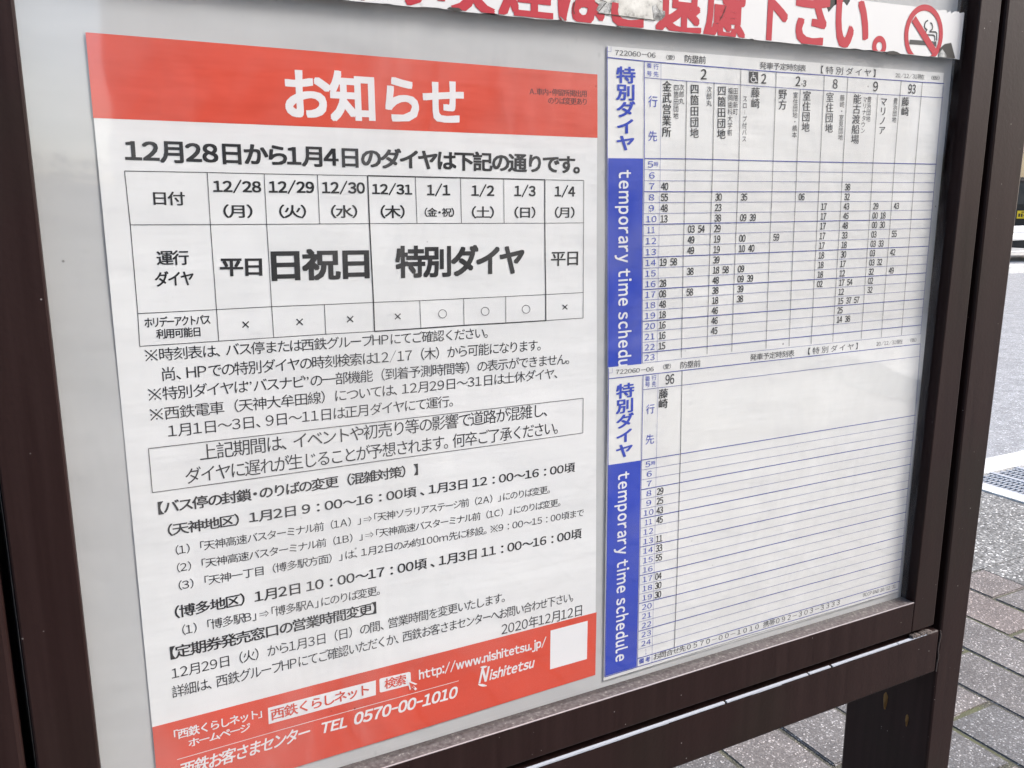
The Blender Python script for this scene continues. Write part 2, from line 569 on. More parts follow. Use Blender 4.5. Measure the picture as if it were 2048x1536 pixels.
# ================================================================== ground
H2 = lambda a: (a[0], a[1])
def speckle(base, dark, light, scale=420, lightamt=0.62, rnd=True, fine=True, moss=False):
    def b(t, p):
        g = t.nodes.new('ShaderNodeNewGeometry')
        tc = t.nodes.new('ShaderNodeTexCoord')
        oi = t.nodes.new('ShaderNodeObjectInfo')
        ad = N(t, 'ShaderNodeVectorMath', operation='ADD')
        t.links.new(g.outputs['Position'], ad.inputs[0])
        pos = g.outputs['Position']
        vo = N(t, 'ShaderNodeTexVoronoi', Scale=scale)
        t.links.new(pos, vo.inputs['Vector'])
        sepc = t.nodes.new('ShaderNodeSeparateColor')
        t.links.new(vo.outputs['Color'], sepc.inputs[0])
        c = ramp(t, sepc.outputs[0], [(0.0, dark), (0.35, base), (lightamt, base), (0.92, light), (1.0, tuple(min(1, x*2.2) for x in light))])
        n = N(t, 'ShaderNodeTexNoise', Scale=7.0, Detail=6.0, Roughness=0.65)
        t.links.new(pos, n.inputs['Vector'])
        f = ramp(t, n.outputs[0], [(0.3, 0.72), (0.7, 1.1)])
        c = mix(t, 1.0, c, f, 'MULTIPLY')
        if rnd:
            r = ramp(t, oi.outputs['Random'], [(0.0, (0.80, 0.83, 0.85)), (0.5, (1.0, 0.97, 0.95)), (1.0, (1.16, 1.02, 0.97))])
            c = mix(t, 1.0, c, r, 'MULTIPLY')
        if fine:
            vf = N(t, 'ShaderNodeTexVoronoi', Scale=scale*2.6)
            t.links.new(pos, vf.inputs['Vector'])
            sf = t.nodes.new('ShaderNodeSeparateColor'); t.links.new(vf.outputs['Color'], sf.inputs[0])
            c = mix(t, 1.0, c, ramp(t, sf.outputs[0], [(0.0, 0.84), (0.7, 1.02), (1.0, 1.25)]), 'MULTIPLY')
        if moss:
            nm = N(t, 'ShaderNodeTexNoise', Scale=3.5, Detail=3.0)
            t.links.new(pos, nm.inputs['Vector'])
            c = mix(t, ramp(t, nm.outputs[0], [(0.5, 0.0), (0.62, 0.8)]), c, (0.085, 0.088, 0.042))
        t.links.new(c, p.inputs['Base Color'])
        b1 = bump(t, None, sepc.outputs[1], 0.0012, 0.6)
        n4 = N(t, 'ShaderNodeTexNoise', Scale=160.0, Detail=3.0)
        t.links.new(pos, n4.inputs['Vector'])
        bump(t, p, n4.outputs[0], 0.002, 0.5, b1)
        rr = ramp(t, sepc.outputs[2], [(0.0, 0.9), (0.8, 0.75), (1.0, 0.35)])
        t.links.new(rr, p.inputs['Roughness'])
    return b
M_PAVER = mat('aggregate_paver', (0.2, 0.19, 0.19), 0.85, 0.4, speckle((0.117, 0.108, 0.103), (0.078, 0.071, 0.068), (0.20, 0.19, 0.182), 270, 0.74))
M_JOINT = mat('mossy_sand_joint', (0.09, 0.09, 0.07), 0.95, 0.2, speckle((0.062, 0.058, 0.046), (0.03, 0.029, 0.023), (0.12, 0.11, 0.085), 500, 0.7, False, False, True))
M_AGG = mat('coarse_aggregate_surface', (0.2, 0.2, 0.2), 0.9, 0.3, speckle((0.13, 0.128, 0.122), (0.06, 0.058, 0.055), (0.30, 0.295, 0.28), 140, 0.62, False))
M_ASPH = mat('worn_asphalt', (0.12, 0.12, 0.125), 0.9, 0.3, speckle((0.22, 0.225, 0.232), (0.17, 0.17, 0.176), (0.28, 0.285, 0.29), 130, 0.6, False))
M_CONC = mat('pale_concrete', (0.55, 0.54, 0.52), 0.9, 0.3, speckle((0.52, 0.515, 0.50), (0.40, 0.40, 0.38), (0.60, 0.60, 0.58), 300, 0.7, False))
M_STEEL = mat('galvanised_steel', (0.42, 0.44, 0.47), 0.45, 0.5)
M_STEEL.node_tree.nodes['Principled BSDF'].inputs['Metallic'].default_value = 0.6
M_DARK = mat('dark_void', (0.02, 0.02, 0.022), 0.9, 0.1)

def flat(name, x0, x1, y0, y1, z, m, parent=None, thick=0.2):
    return box(name, x0, x1, y0, y1, z-thick, z, m, parent)

ground = tag(flat('ground', -900, 900, -900, 900, -0.16, M_ASPH, None, 0.5), kind='structure')
road = tag(flat('road', -400, 400, 2.26, 10.2, -0.012, M_ASPH, None, 0.14), kind='structure')
far_walk = tag(flat('far_pavement', -400, 400, 10.36, 14.0, 0.12, M_CONC, None, 0.27), kind='structure')
kerb_far = tag(flat('far_kerb', -400, 400, 10.202, 10.358, 0.125, M_CONC, None, 0.27), kind='structure')
pave = tag(flat('pavement', -60, 2.915, -9.0, 1.365, -0.0045, M_JOINT, None, 0.14), kind='structure')
strip_o = tag(box('aggregate_strip', -60, 3.75, 1.367, 2.09, -0.15, -0.001, M_AGG), kind='structure')
strip_p = tag(box('aggregate_path', 2.917, 3.75, -9.0, 1.365, -0.15, -0.0015, M_AGG), kind='structure')
gut = tag(box('gutter', -60, 60, 2.094, 2.258, -0.15, 0.004, M_CONC), kind='structure')
walk2 = tag(box('concrete_pavement', 6.0, 60, -9.0, 2.092, -0.15, 0.0, M_CONC), kind='structure')

# pavers: 200 x 400 units laid with their length running towards the road, half-bond
def paver_mesh(x0, x1, y0, y1, rot=0):
    bm = bmesh.new()
    bm_box(bm, x0, x1, y0, y1, -0.06, 0.0)
    bmesh.ops.bevel(bm, geom=[e for e in bm.edges if max(v.co.z for v in e.verts) > -0.001], offset=0.0035, segments=2, affect='EDGES')
    me = bpy.data.meshes.new('paver'); bmesh.ops.recalc_face_normals(bm, faces=bm.faces); bm.to_mesh(me); bm.free()
    me.materials.append(M_PAVER)
    return me
PW, PL = 0.2, 0.4
X_END, Y_END = 2.917, 1.365
full = paver_mesh(-PW/2+0.0052, PW/2-0.0052, -PL/2+0.0052, PL/2-0.0052)
cands = []; cut = {}
nrow = 46
for k in range(nrow):
    xc = X_END-0.1-k*PW
    ph = 0.79 if k % 2 == 1 else 0.59                       # a cross joint of this row
    ph = {1: 1.19, 0: 1.00}[0 if k % 2 == 1 else 1]
    y = ph+PL*math.floor((Y_END-ph)/PL)
    if Y_END-y > 0.02:                                       # cut piece at the edge of the field
        cands.append((xc, (y+Y_END)/2, Y_END-y))
    while y > -6.5:
        cands.append((xc, y-PL/2, PL)); y -= PL
def d2(c):
    return (c[0]-1.7)**2+(c[1]-0.7)**2
cands.sort(key=d2)
stuffbm = bmesh.new()
for i, (xc, yc, ln) in enumerate(cands):
    if i < 290:
        if abs(ln-PL) < 1e-6: me = full
        else:
            key = round(ln, 3)
            if key not in cut: cut[key] = paver_mesh(-PW/2+0.0052, PW/2-0.0052, -ln/2+0.0052, ln/2-0.0052)
            me = cut[key]
        o = bpy.data.objects.new('paver', me)
        o.location = (xc+random.uniform(-.0012, .0012), yc+random.uniform(-.0015, .0015), random.uniform(-.0015, .001))
        o.rotation_euler = (random.uniform(-.004, .004), random.uniform(-.004, .004), random.uniform(-.004, .004))
        link(o, pave)
    else:
        bm_box(stuffbm, xc-PW/2+.0035, xc+PW/2-.0035, yc-ln/2+.0035, yc+ln/2-.0035, -0.06, random.uniform(-.0015, .001))
tag(bm_obj('distant_pavers', stuffbm, M_PAVER, pave), kind='stuff')

# drain cover with its concrete surround
dc = thing('drain_cover', 'galvanised steel grating set in a pale concrete surround at the road edge', 'drain', (3.9, 1.7, 0))
sx0, sy1 = 3.752, 2.0925
gx0, gx1, gy0, gy1 = 3.845, 5.85, 1.10, 2.0925-0.0
bm = bmesh.new()
bm_box(bm, sx0, gx0-.002, 0.9, sy1, -0.14, 0.006)
bm_box(bm, gx0, 5.998, 0.9, gy0-.002, -0.14, 0.006)
bm_box(bm, gx1+.002, 5.998, gy0, sy1, -0.14, 0.006)
bm_obj('concrete_surround', bm, M_CONC, dc)
box('pit', gx0, gx1, gy0, gy1, -0.15, -0.12, M_DARK, dc)
bm = bmesh.new()
for k in range(int((gy1-gy0)/0.024)):
    y = gy0+0.01+k*0.024
    bm_box(bm, gx0+.01, gx1-.01, y, y+0.006, -0.035, 0.0)
for k in range(int((gx1-gx0)/0.05)):
    x = gx0+0.02+k*0.05
    bm_box(bm, x, x+0.007, gy0+.005, gy1-.005, -0.012, 0.0012)
tag(bm_obj('grating_bar', bm, M_STEEL, dc), kind='stuff')
for k in range(11):
    x = gx0+k*(gx1-gx0-.02)/10
    o = box('bearer_bar', x, x+0.02, gy0, gy1, -0.04, 0.003, M_STEEL, dc)

# ================================================================== board
nb = thing('notice_board', 'brown painted metal notice board on two posts with a clear cover pane', 'notice board', (0.33, 0.03, 0))
FY = -0.0135
V = lambda v: v+ZB
# pixel lines of the frame, as seen on its front face
uL = -0.0285
def lean(pts):
    q = [at(x, y, FY) for x, y in pts]
    A = np.polyfit([a[1] for a in q], [a[0] for a in q], 1)
    return lambda v: A[0]*v+A[1]
fR = lean([(1962, 0), (1943, 180), (1919, 400), (1895, 600), (1874, 793), (1842, 1090), (1830, 1205)])
fO = lean([(2000, 0), (1967, 400), (1938, 600), (1878, 1150), (1867, 1250)])
fP = lean([(2038, 400), (2013, 600), (1988, 800), (1946.7, 1150), (1897, 1536)])
vB, vBo = -0.4356, -0.4652
vT, vTo = 0.170, 0.200
rT, rB = -0.4722, -0.5162

def prism(name, quad_bottom, quad_top, m, parent, bevel=0.0012, seg=2):
    """upright bar from the (x, y) corners at its bottom to those at its top"""
    bm = bmesh.new()
    b = [bm.verts.new(q) for q in quad_bottom]; tpv = [bm.verts.new(q) for q in quad_top]
    bm.faces.new(b[::-1]); bm.faces.new(tpv)
    for i in range(4):
        bm.faces.new([b[i], b[(i+1) % 4], tpv[(i+1) % 4], tpv[i]])
    return bm_obj(name, bm, m, parent, bevel, seg)
def bar_lr(name, ub0, ub1, ut0, ut1, v0, v1, y0, y1, bevel=0.0012, m=None):
    return prism(name, [(ub0, y0, V(v0)), (ub1, y0, V(v0)), (ub1, y1, V(v0)), (ub0, y1, V(v0))],
                 [(ut0, y0, V(v1)), (ut1, y0, V(v1)), (ut1, y1, V(v1)), (ut0, y1, V(v1))], m or M_FRAME, nb, bevel)
# glazing frame: two stiles and two rails, the rails between the stiles
bar_lr('frame_stile', fR(vBo), fO(vBo), fR(vTo), fO(vTo), vBo, vTo, FY, 0.024)
bar_lr('frame_stile', -0.058, uL, -0.0575, uL+.0003, vBo, vTo, FY, 0.024)
bar_lr('frame_rail', uL+.0001, fR(vBo)-.0001, uL+.0001, fR(vB)-.0001, vBo, vB, FY, 0.024, 0.0009)
bar_lr('frame_rail', uL+.0004, fR(vT)-.0002, uL+.0004, fR(vTo)-.0002, vT, vTo, FY, 0.024)
# posts (45 x 100 mm tube) and cross rails
pL = 0.6755
bar_lr('post', pL+0.003, fP(-1.40), pL, fP(0.24), -ZB-0.05, 0.24, FY+.0002, 0.0856, 0.0025, M_FRAME2)
bar_lr('post', -0.108, -0.0632, -0.107, -0.0630, -ZB-0.05, 0.24, FY+.0002, 0.0856, 0.0025, M_FRAME2)
o = box('cross_rail', -0.0630, pL+.0002, FY+0.0001, 0.036, V(rB), V(rT), M_FRAME2, nb, 0.0028, 3)
box('cross_rail', -0.0628, pL-.0004, FY+0.0008, 0.036, V(0.206), V(0.236), M_FRAME2, nb, 0.0025, 3)
box('cross_rail', -0.0630, pL+.0002, 0.0, 0.04, 0.22, 0.26, M_FRAME2, nb, 0.0025, 3)
# scuffed arris along the lower rail, the sky's glint painted into its pale colour
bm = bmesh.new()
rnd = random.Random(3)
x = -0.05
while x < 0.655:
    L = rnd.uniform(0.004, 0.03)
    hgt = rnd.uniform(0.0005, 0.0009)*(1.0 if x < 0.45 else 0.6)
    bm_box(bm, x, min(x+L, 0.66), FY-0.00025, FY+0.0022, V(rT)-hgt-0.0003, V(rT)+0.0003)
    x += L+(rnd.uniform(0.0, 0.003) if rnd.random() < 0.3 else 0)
tag(bm_obj('worn_highlight_arris', bm, M_WORN_GLINT, nb), kind='stuff')
bm = bmesh.new()  # front edge of the frame rail: rubbed paint with its highlight painted in
x = uL+.0005
while x < 0.634:
    L = rnd.uniform(0.006, 0.05)
    h_ = rnd.uniform(0.00018, 0.00042)
    bm_box(bm, x, min(x+L, 0.6345), FY-0.00015, FY+0.0008, V(vB)-h_, V(vB)+0.00012)
    x += L
tag(bm_obj('worn_highlight_arris', bm, mat('rubbed_highlight_paint', (0.30, 0.265, 0.265), 0.5, 0.4), nb), kind='stuff')
# filler behind the gaps
box('backing_channel', -0.0628, pL-0.0005, 0.0405, 0.0435, V(rB+.004), V(0.2), M_DARK, nb)
# backing panel, its right margin rolled back into the frame
bm = bmesh.new()
prof = [(-0.036, 0.00045)]
for k in range(1, 25): prof.append((-0.036+k*(0.6325+0.036)/24, 0.00045))
for k in range(1, 9):
    a = k/8*math.pi/2
    prof.append((0.6325+0.0075*math.sin(a), 0.00045+0.014*(1-math.cos(a))))
NV = 24
rows = []
for j in range(NV+1):
    vv = -0.442+(0.180+0.442)*j/NV
    rows.append([bm.verts.new((px_, py_+0.0-0*vv, V(vv))) for px_, py_ in prof])
for j in range(NV):
    for i in range(len(prof)-1):
        bm.faces.new([rows[j][i], rows[j][i+1], rows[j+1][i+1], rows[j+1][i]])
me = bpy.data.meshes.new('backing_panel'); bm.to_mesh(me); bm.free(); me.materials.append(M_BOARD)
me.polygons.foreach_set('use_smooth', [True]*len(me.polygons))
bp = bpy.data.objects.new('backing_panel', me); link(bp, nb)
box('back_cover', -0.057, 0.664, 0.0242, 0.028, V(vBo+.002), V(vTo-.002), M_FRAME, nb)
# clear pane a few millimetres in front of the sheets
PY = -0.0045
mesh_obj('glass_pane', [(-0.0283, PY, V(vB)+.0002), (0.636, PY, V(vB)+.0002), (0.6405, PY, V(vT)-.0002), (-0.0283, PY, V(vT)-.0002)], [(0, 1, 2, 3)], M_PANE, nb)
# small clip and sealant bead at the lower right corner of the case
bm = bmesh.new()
rr = random.Random(5)
for k in range(22):
    u = 0.639+rr.uniform(-0.002, 0.024); s = rr.uniform(0.0004, 0.0012)
    bm_box(bm, u, u+s*2.2, FY-0.0003-s*0.3, FY+0.004, V(-0.4716)+rr.uniform(-0.0006, 0.0004), V(-0.4716)+rr.uniform(0.0006, 0.0024))
tag(bm_obj('sealant_crumb', bm, mat('old_sealant', (0.12, 0.10, 0.09), 0.9, 0.2), nb, 0.00015, 1), kind='stuff')
# weld seam between rail and post, drips of rust on the inner side of the post
M_RUST = mat('rust_stain', (0.12, 0.06, 0.015), 0.8, 0.3)
bm = bmesh.new()
for k in range(14):
    z0 = V(rT)-0.0015-k*0.003
    u = pL+0.0016+0.0006*math.sin(k*0.9)+rr.uniform(-.0002, .0002)
    bm_box(bm, u-0.00035, u+0.00035, FY-0.0002, FY+0.001, z0-0.003, z0)
tag(bm_obj('weld_seam', bm, mat('scratched_paint', (0.07, 0.055, 0.05), 0.7, 0.3), nb), kind='stuff')
for (y, z, hh, ww) in [(0.034, -0.545, 0.010, 0.004), (0.038, -0.575, 0.020, 0.005), (0.012, -0.582, 0.014, 0.0035)]:
    bm = bmesh.new(); vs = []
    ring = []
    for k in range(10):
        a = k/10*2*math.pi
        ring.append(bm.verts.new((pL+.0012, y+ww*0.5*math.cos(a)*(1+.25*math.sin(3*a)), V(z)+hh*0.5*math.sin(a))))
    c0 = bm.verts.new((pL-0.0006, y, V(z)-hh*.15))
    for k in range(10): bm.faces.new([ring[k], ring[(k+1) % 10], c0])
    bm_obj('rust_drip', bm, M_RUST, nb)

# ================================================================== red and white notice
np_ = thing('notice_poster', 'tall white notice with a red header band and a red footer band', 'poster', (0.15, 0, ZB-0.43))
PTL, PTR, PBR, PBL = px4((170.8, 64.6), (1194.7, 149), (1190.8, 1350), (320, 1617.7))
D0, D1, D2, D3 = 0.0, 0.00006, 0.00014, 0.00022
sheet((PTL, PTR, PBR, PBL), 'paper', M_PAPER, np_, D0, 30, 40)
sheet(px4((170.8, 64.6), (1194.7, 149), (1195, 275.8), (186.4, 236)), 'header_band', M_RED, np_, D1, 30, 8)
sheet(px4((304.4, 1454), (1193, 1224.3), (1190.8, 1350), (320, 1617.7)), 'footer_band', M_RED, np_, D1, 30, 8)
def W(s, x0, y0, x1, y1, top, weight=0, m=None, **k):
    return write(s, (x0, y0), (x1, y1), top, m or M_BLACK, np_, weight, depth=D2, **k)
W('お知らせ', 575, 236, 925.5, 250, 142.5, 3, M_WHITE, name='heading_text', track=0.10)
W('A.車内・停留所掲出用', 1058.8, 189.6, 1173, 194.3, 176.4, .5, M_NOTE)
W('のりば変更あり', 1096.3, 208, 1173, 210.4, 194.5, .5, M_NOTE)
W('12月28日から1月4日のダイヤは下記の通りです。', 252.5, 322.5, 1158.6, 347, 280, 4, name='heading_text')
# --- table
TX = [[249, 414.4, 528.2, 634.8, 735.3, 830.5, 920.7, 1007.4, 1089.7, 1167.6],
      [260.6, 420.7, 533.4, 639.5, 738.9, 833.8, 922.9, 1008.2, 1089.7, 1167.3],
      [275.6, 433.1, 543.3, 648.5, 746.6, 839, 926.8, 1011, 1091.2, 1166.2],
      [279.5, 437.6, 547.5, 651.4, 748.7, 841.2, 927.6, 1011.2, 1091.1, 1165.6]]
TY = [[342, 344.9, 347.6, 349.6, 351.3, 353.6, 355.6, 357.6, 359.5, 361],
      [449.6, 449.1, 448.5, 447.8, 447.2, 446.9, 446.7, 446.5, 446.4, 445.6],
      [627, 619, 613.2, 609, 604.6, 601, 597, 593, 589, 585],
      [692.6, 682.2, 675, 668.1, 662.5, 656.6, 650.5, 645.9, 641, 635.8]]
G_ = [[at(TX[r][c], TY[r][c]) for c in range(10)] for r in range(4)]
thin, thick = 0.00032, 0.0007
P_ = []
for r in range(4):
    P_.append((G_[r], thin))
P_.append((G_[0][4:9], thick)); P_.append((G_[3][4:9], thick))
for c in range(10):
    wd = thick if c in (4, 8) else thin
    if c in (3,):
        P_.append(([G_[0][c], G_[1][c]], wd)); P_.append(([G_[2][c], G_[3][c]], wd))
    elif c in (5, 6, 7):
        P_.append(([G_[0][c], G_[1][c]], wd)); P_.append(([G_[2][c], G_[3][c]], wd))
    else:
        P_.append(([G_[r][c] for r in range(4)], wd))
bx = px4((297, 897), (1165.5, 796), (1165, 865.4), (304.8, 985))
for a, b in ((0, 1), (1, 2), (2, 3), (3, 0)):
    P_.append(([bx[a], bx[b]], 0.00035))
rules('table_rule', P_, M_BLACK, np_, D2)
W('日付', 308, 409.8, 370, 410.6, 384, 1)
for s, x0, y0, x1, y1, t in [('12/28', 427.6, 383, 521.9, 384, 362), ('12/29', 538.8, 384.5, 628, 385.2, 363), ('12/30', 645, 385.8, 729.3, 386.4, 364.5),
                             ('12/31', 744.9, 387.4, 823.6, 388.6, 368.3), ('1/1', 854.6, 389.8, 899.6, 390, 370), ('1/2', 943.5, 391, 987.7, 391.4, 371.2),
                             ('1/3', 1029.3, 391.6, 1070.5, 392, 372), ('1/4', 1110, 392.3, 1149.7, 392.5, 373.2)]:
    W(s, x0, y0, x1, y1, t, 4, mode='d')
for s, x0, y0, x1, y1, t, wt in [('（月）', 448, 435.2, 505, 435.2, 410.5, 1), ('（火）', 559.4, 435.6, 612, 435.8, 411, 1), ('（水）', 663, 435.5, 714.3, 435.5, 411.6, 1),
                             ('（木）', 762, 436, 809, 436, 412, 1), ('（金・祝）', 849.6, 433.3, 907.9, 433.3, 416.6, 1), ('（土）', 944, 436, 987.5, 436, 414, 1),
                             ('（日）', 1029.3, 435.6, 1070.5, 435.6, 414.7, 1), ('（月）', 1110, 435.5, 1148.7, 435.4, 415, 1)]:
    W(s, x0, y0, x1, y1, t, wt)
W('運行', 314.6, 530.4, 378, 529, 502.8, 1)
W('ダイヤ', 311, 573.5, 388, 571, 544.7, 1)
W('平日', 441.7, 552, 523.5, 551, 517, 4)
W('日祝日', 546, 560.8, 737, 555.4, 503.2, 3)
W('特別ダイヤ', 793, 554.4, 1046.6, 547.5, 496.5, 3)
W('平日', 1102, 532.2, 1155.5, 530.6, 503.8, 1)
W('ホリデーアクトパス', 290, 655.6, 421, 648.6, 636, 1)
W('利用可能日', 313.6, 677.8, 401, 672.3, 659.3, 1)
xp = []
for cx_, cy_, r_ in [(491.2, 649, 6.2), (599, 643.6, 6.2), (700, 638, 6.0), (795, 632.7, 5.6), (1129.4, 614, 4.8)]:
    xp.append(([at(cx_-r_, cy_-r_*.92), at(cx_+r_, cy_+r_*.92)], 0.00062)); xp.append(([at(cx_-r_, cy_+r_*1.0), at(cx_+r_, cy_-r_*1.0)], 0.00062))
for cx_, cy_, r_ in [(884.6, 627.5, 8.0), (969.8, 622.5, 7.9), (1051.8, 618.4, 7.8)]:
    xp.append(([at(cx_+r_*math.cos(a*math.pi/12), cy_+r_*1.03*math.sin(a*math.pi/12)) for a in range(25)], 0.00032))
crosses = [q for q in xp if len(q[0]) == 2]
for k in range(0, len(crosses), 2):
    rules('cross_mark', crosses[k:k+2], M_BLACK, np_, D2+0.00003)
for q in xp:
    if len(q[0]) > 2: rules('circle_mark', [q], M_BLACK, np_, D2+0.00003)
LN = [('※時刻表は、バス停または西鉄グループHPにてご確認ください。', 291, 724, 975, 675.8, 699, 0),
      ('尚、HPでの特別ダイヤの時刻検索は12/17（木）から可能になります。', 325.6, 762.4, 1080.7, 701, 736, 0),
      ('※特別ダイヤは”バスナビ”の一部機能（到着予測時間等）の表示ができません。', 297.7, 803, 1137.5, 728, 777, 0),
      ('※西鉄電車（天神大牟田線）については、12月29日～31日は土休ダイヤ、', 301, 843, 1114, 756.5, 817.5, 0),
      ('1月1日～3日、9日～11日は正月ダイヤにて運行。', 337, 875.5, 906, 813, 850, 0),
      ('上記期間は、イベントや初売り等の影響で道路が混雑し、', 400.6, 922, 1094, 832.5, 891, 0),
      ('ダイヤに遅れが生じることが予想されます。何卒ご了承ください。', 371.8, 969, 1115, 867.5, 938, 0),
      ('【バス停の封鎖・のりばの変更（混雑対策）】', 317.8, 1029, 836, 949.5, 1005, 1),
      ('（天神地区）1月2日 9：00～16：00頃 、1月3日 12：00～16：00頃', 336.9, 1072, 1149, 943, 1049.5, 1),
      ('（1）「天神高速バスターミナル前（1A）」⇒「天神ソラリアステージ前（2A）」にのりば変更。', 352, 1110, 1099, 986, 1091.5, 0),
      ('（2）「天神高速バスターミナル前（1B）」⇒「天神高速バスターミナル前（1C）」にのりば変更。', 354.5, 1145, 1120, 1011.5, 1127, 0),
      ('（3）「天神一丁目（博多駅方面）」は、1月2日のみ約100m先に移設。※9：00～15：00頃まで', 358, 1180.5, 1167, 1032, 1162, 0),
      ('（博多地区）1月2日 10：00～17：00頃 、1月3日 11：00～16：00頃', 351, 1236.5, 1162, 1075.5, 1213, 1),
      ('（1）「博多駅B」⇒「博多駅A」にのりば変更。', 365.4, 1270.5, 760, 1189.5, 1250.5, 0),
      ('【定期券発売窓口の営業時間変更】', 342, 1319, 752.6, 1226.5, 1294.5, 1),
      ('12月29日（火）から1月3日（日）の間、営業時間を変更いたします。', 344, 1359, 1009, 1203.5, 1336, 0),
      ('詳細は、西鉄グループHPにてご確認いただくか、西鉄お客さまセンターへお問い合わせ下さい。', 345, 1396.5, 1145.8, 1202.5, 1373, 0),
      ('2020年12月12日', 1002.6, 1270.8, 1163.5, 1231, 1248, 0)]
for s, x0, y0, x1, y1, t, wt in LN:
    W(s, x0, y0, x1, y1, t, wt)
# --- footer
W('「西鉄くらしネット」', 349, 1479.5, 523.8, 1434.5, 1461, 1, M_WHITE)
W('ホームページ', 378, 1494.5, 501, 1461, 1478, 1, M_WHITE)
sheet(px4((535.8, 1415.9), (751.7, 1360.6), (751.7, 1390), (537.4, 1448.3)), 'white_panel', M_WHITE, np_, D1+0.00005, 8, 2)
def rounded(c, r, n=5):
    c = [np.array(x) for x in c]; out = []
    for i in range(4):
        p = c[i]; a = c[i-1]-p; b = c[(i+1) % 4]-p
        a = a/np.linalg.norm(a)*r; b = b/np.linalg.norm(b)*r
        for k in range(n+1):
            s_ = k/n
            out.append(p+a*(1-s_)**2+b*s_**2)
    return out
poly('white_panel', rounded(px4((758.8, 1357.5), (821, 1343.2), (822, 1369.5), (759.5, 1385.5)), 0.0014), M_WHITE, np_, D1+0.00005)
write('西鉄くらしネット', (542.6, 1441.2), (738, 1388.5), 1419.5, M_RED, np_, 1, depth=D3)
write('検索', (769.3, 1378.5), (811.6, 1368), 1359, M_RED, np_, 1, depth=D3)
hx = lambda x, y: at(720+x/3.84, 1130+y/3.84)
arr = [(360, 880), (440, 912), (410, 925), (438, 950), (424, 962), (398, 936), (382, 962)]
poly('pointer_mark', [hx(*p) for p in arr], M_WHITE, np_, D3+0.00004)
cen = np.mean([np.array(p) for p in arr], axis=0)
poly('pointer_mark', [hx(*(cen+(np.array(p)-cen)*0.6+np.array((-3, -2)))) for p in arr], M_RED, np_, D3+0.00008)
W('http://www.nishitetsu.jp/', 838.5, 1358.5, 1091.6, 1291.5, 1341.5, 4, M_WHITE, mode='d')
rules('footer_rule', [([at(354, 1518.5), at(560, 1459.9), at(917, 1361.3)], 0.00035)], M_WHITE, np_, D2)
W('西鉄お客さまセンター', 359, 1556, 618, 1476, 1528, 1, M_WHITE, shear=0.18)
W('TEL', 640, 1467.5, 693, 1453.5, 1447.5, 4, M_WHITE, mode='d', shear=0.22)
W('0570-00-1010', 707, 1449.5, 912, 1394, 1427.5, 4, M_WHITE, mode='d', shear=0.2)
# wordmark with its swept initial
W('ishitetsu', 978.5, 1359.8, 1066, 1334.6, 1341.5, 4, M_WHITE, mode='d', shear=0.22)
W('N', 957.5, 1366, 972.5, 1361.6, 1339, 4, M_WHITE, mode='d', shear=0.25)
def band(name, c, r0, r1, a0, a1, m, n=14, taper=True):
    pts = []
    for k in range(n+1):
        a = a0+(a1-a0)*k/n; pts.append(c+r1*np.array([math.cos(a), math.sin(a)]))
    for k in range(n, -1, -1):
        a = a0+(a1-a0)*k/n
        rr_ = r0+(r1-r0)*(abs(k/n-0.5)*2)**2*0.8 if taper else r0
        pts.append(c+rr_*np.array([math.cos(a), math.sin(a)]))
    return pts
cN = at(968, 1352.5)
poly('swoosh_mark', band('s', cN+np.array([-0.0012, 0.0]), 0.0062, 0.0080, R(62), R(102), M_WHITE), M_WHITE, np_, D2)
poly('swoosh_mark', band('s', cN+np.array([0.0014, 0.0]), 0.0060, 0.0078, R(218), R(275), M_WHITE), M_WHITE, np_, D2)
sheet(px4((1101, 1261), (1175.2, 1241.5), (1173.9, 1318), (1100.2, 1339)), 'white_panel', M_WHITE, np_, D1+0.00005, 4, 4)

# ================================================================== timetable sheets
def timetable(nm, label, base, c, d):
    t = thing(nm, label, 'timetable', (0.47, 0, ZB+base))
    sheet(c, 'paper', M_SHEET, t, d, 28, 18)
    return t
t1 = timetable('timetable_sheet', 'upper blue ruled timetable sheet crowded with departure times', -0.2, px4((1213.4, 91.8), (1887.5, 146), (1837.5, 700), (1213.6, 790)), 0.0001)
t2 = timetable('timetable_sheet', 'lower blue ruled timetable sheet, almost empty, times in its first column only', -0.43, px4((1214.8, 734.5), (1840.5, 668.2), (1795, 1183.5), (1206.4, 1361.6)), 0.0005)
E1_, E2_, E3_ = 0.00022, 0.00034, 0.0004
def X(y, pts):
    """x of a near-upright printed rule at pixel row y"""
    ys = [p[1] for p in pts]; xs = [p[0] for p in pts]
    return float(np.interp(y, ys, xs)) if ys[0] <= y <= ys[-1] else float(xs[-1]+(y-ys[-1])*(xs[-1]-xs[-2])/(ys[-1]-ys[-2]) if y > ys[-1] else xs[0]+(y-ys[0])*(xs[1]-xs[0])/(ys[1]-ys[0]))
S0 = [(1213.9, 115), (1288.2, 122.3), (1321.2, 125.2), (1480.7, 138.3), (1551.5, 144), (1648.5, 150.5), (1695.5, 154.2), (1802, 161.3), (1844.3, 164.4), (1887, 167)]
S1l = [(1289, 155.3), (1372.6, 162.4), (1427.3, 166), (1599.7, 178.3), (1755.6, 188), (1885, 195.6)]
HL = [((1288, 317), (1871.7, 328.3)), ((1286.6, 383.3), (1866.3, 383.9)), ((1285.7, 448.9), (1860.8, 438)), ((1284.8, 515.1), (1855.9, 492.3)),
      ((1283.9, 579.1), (1851.2, 545.7)), ((1283.3, 642.4), (1847.1, 597.7)), ((1283.3, 705.5), (1841.1, 649.7))]
Ld, Rd = [], []                # end points of every row rule
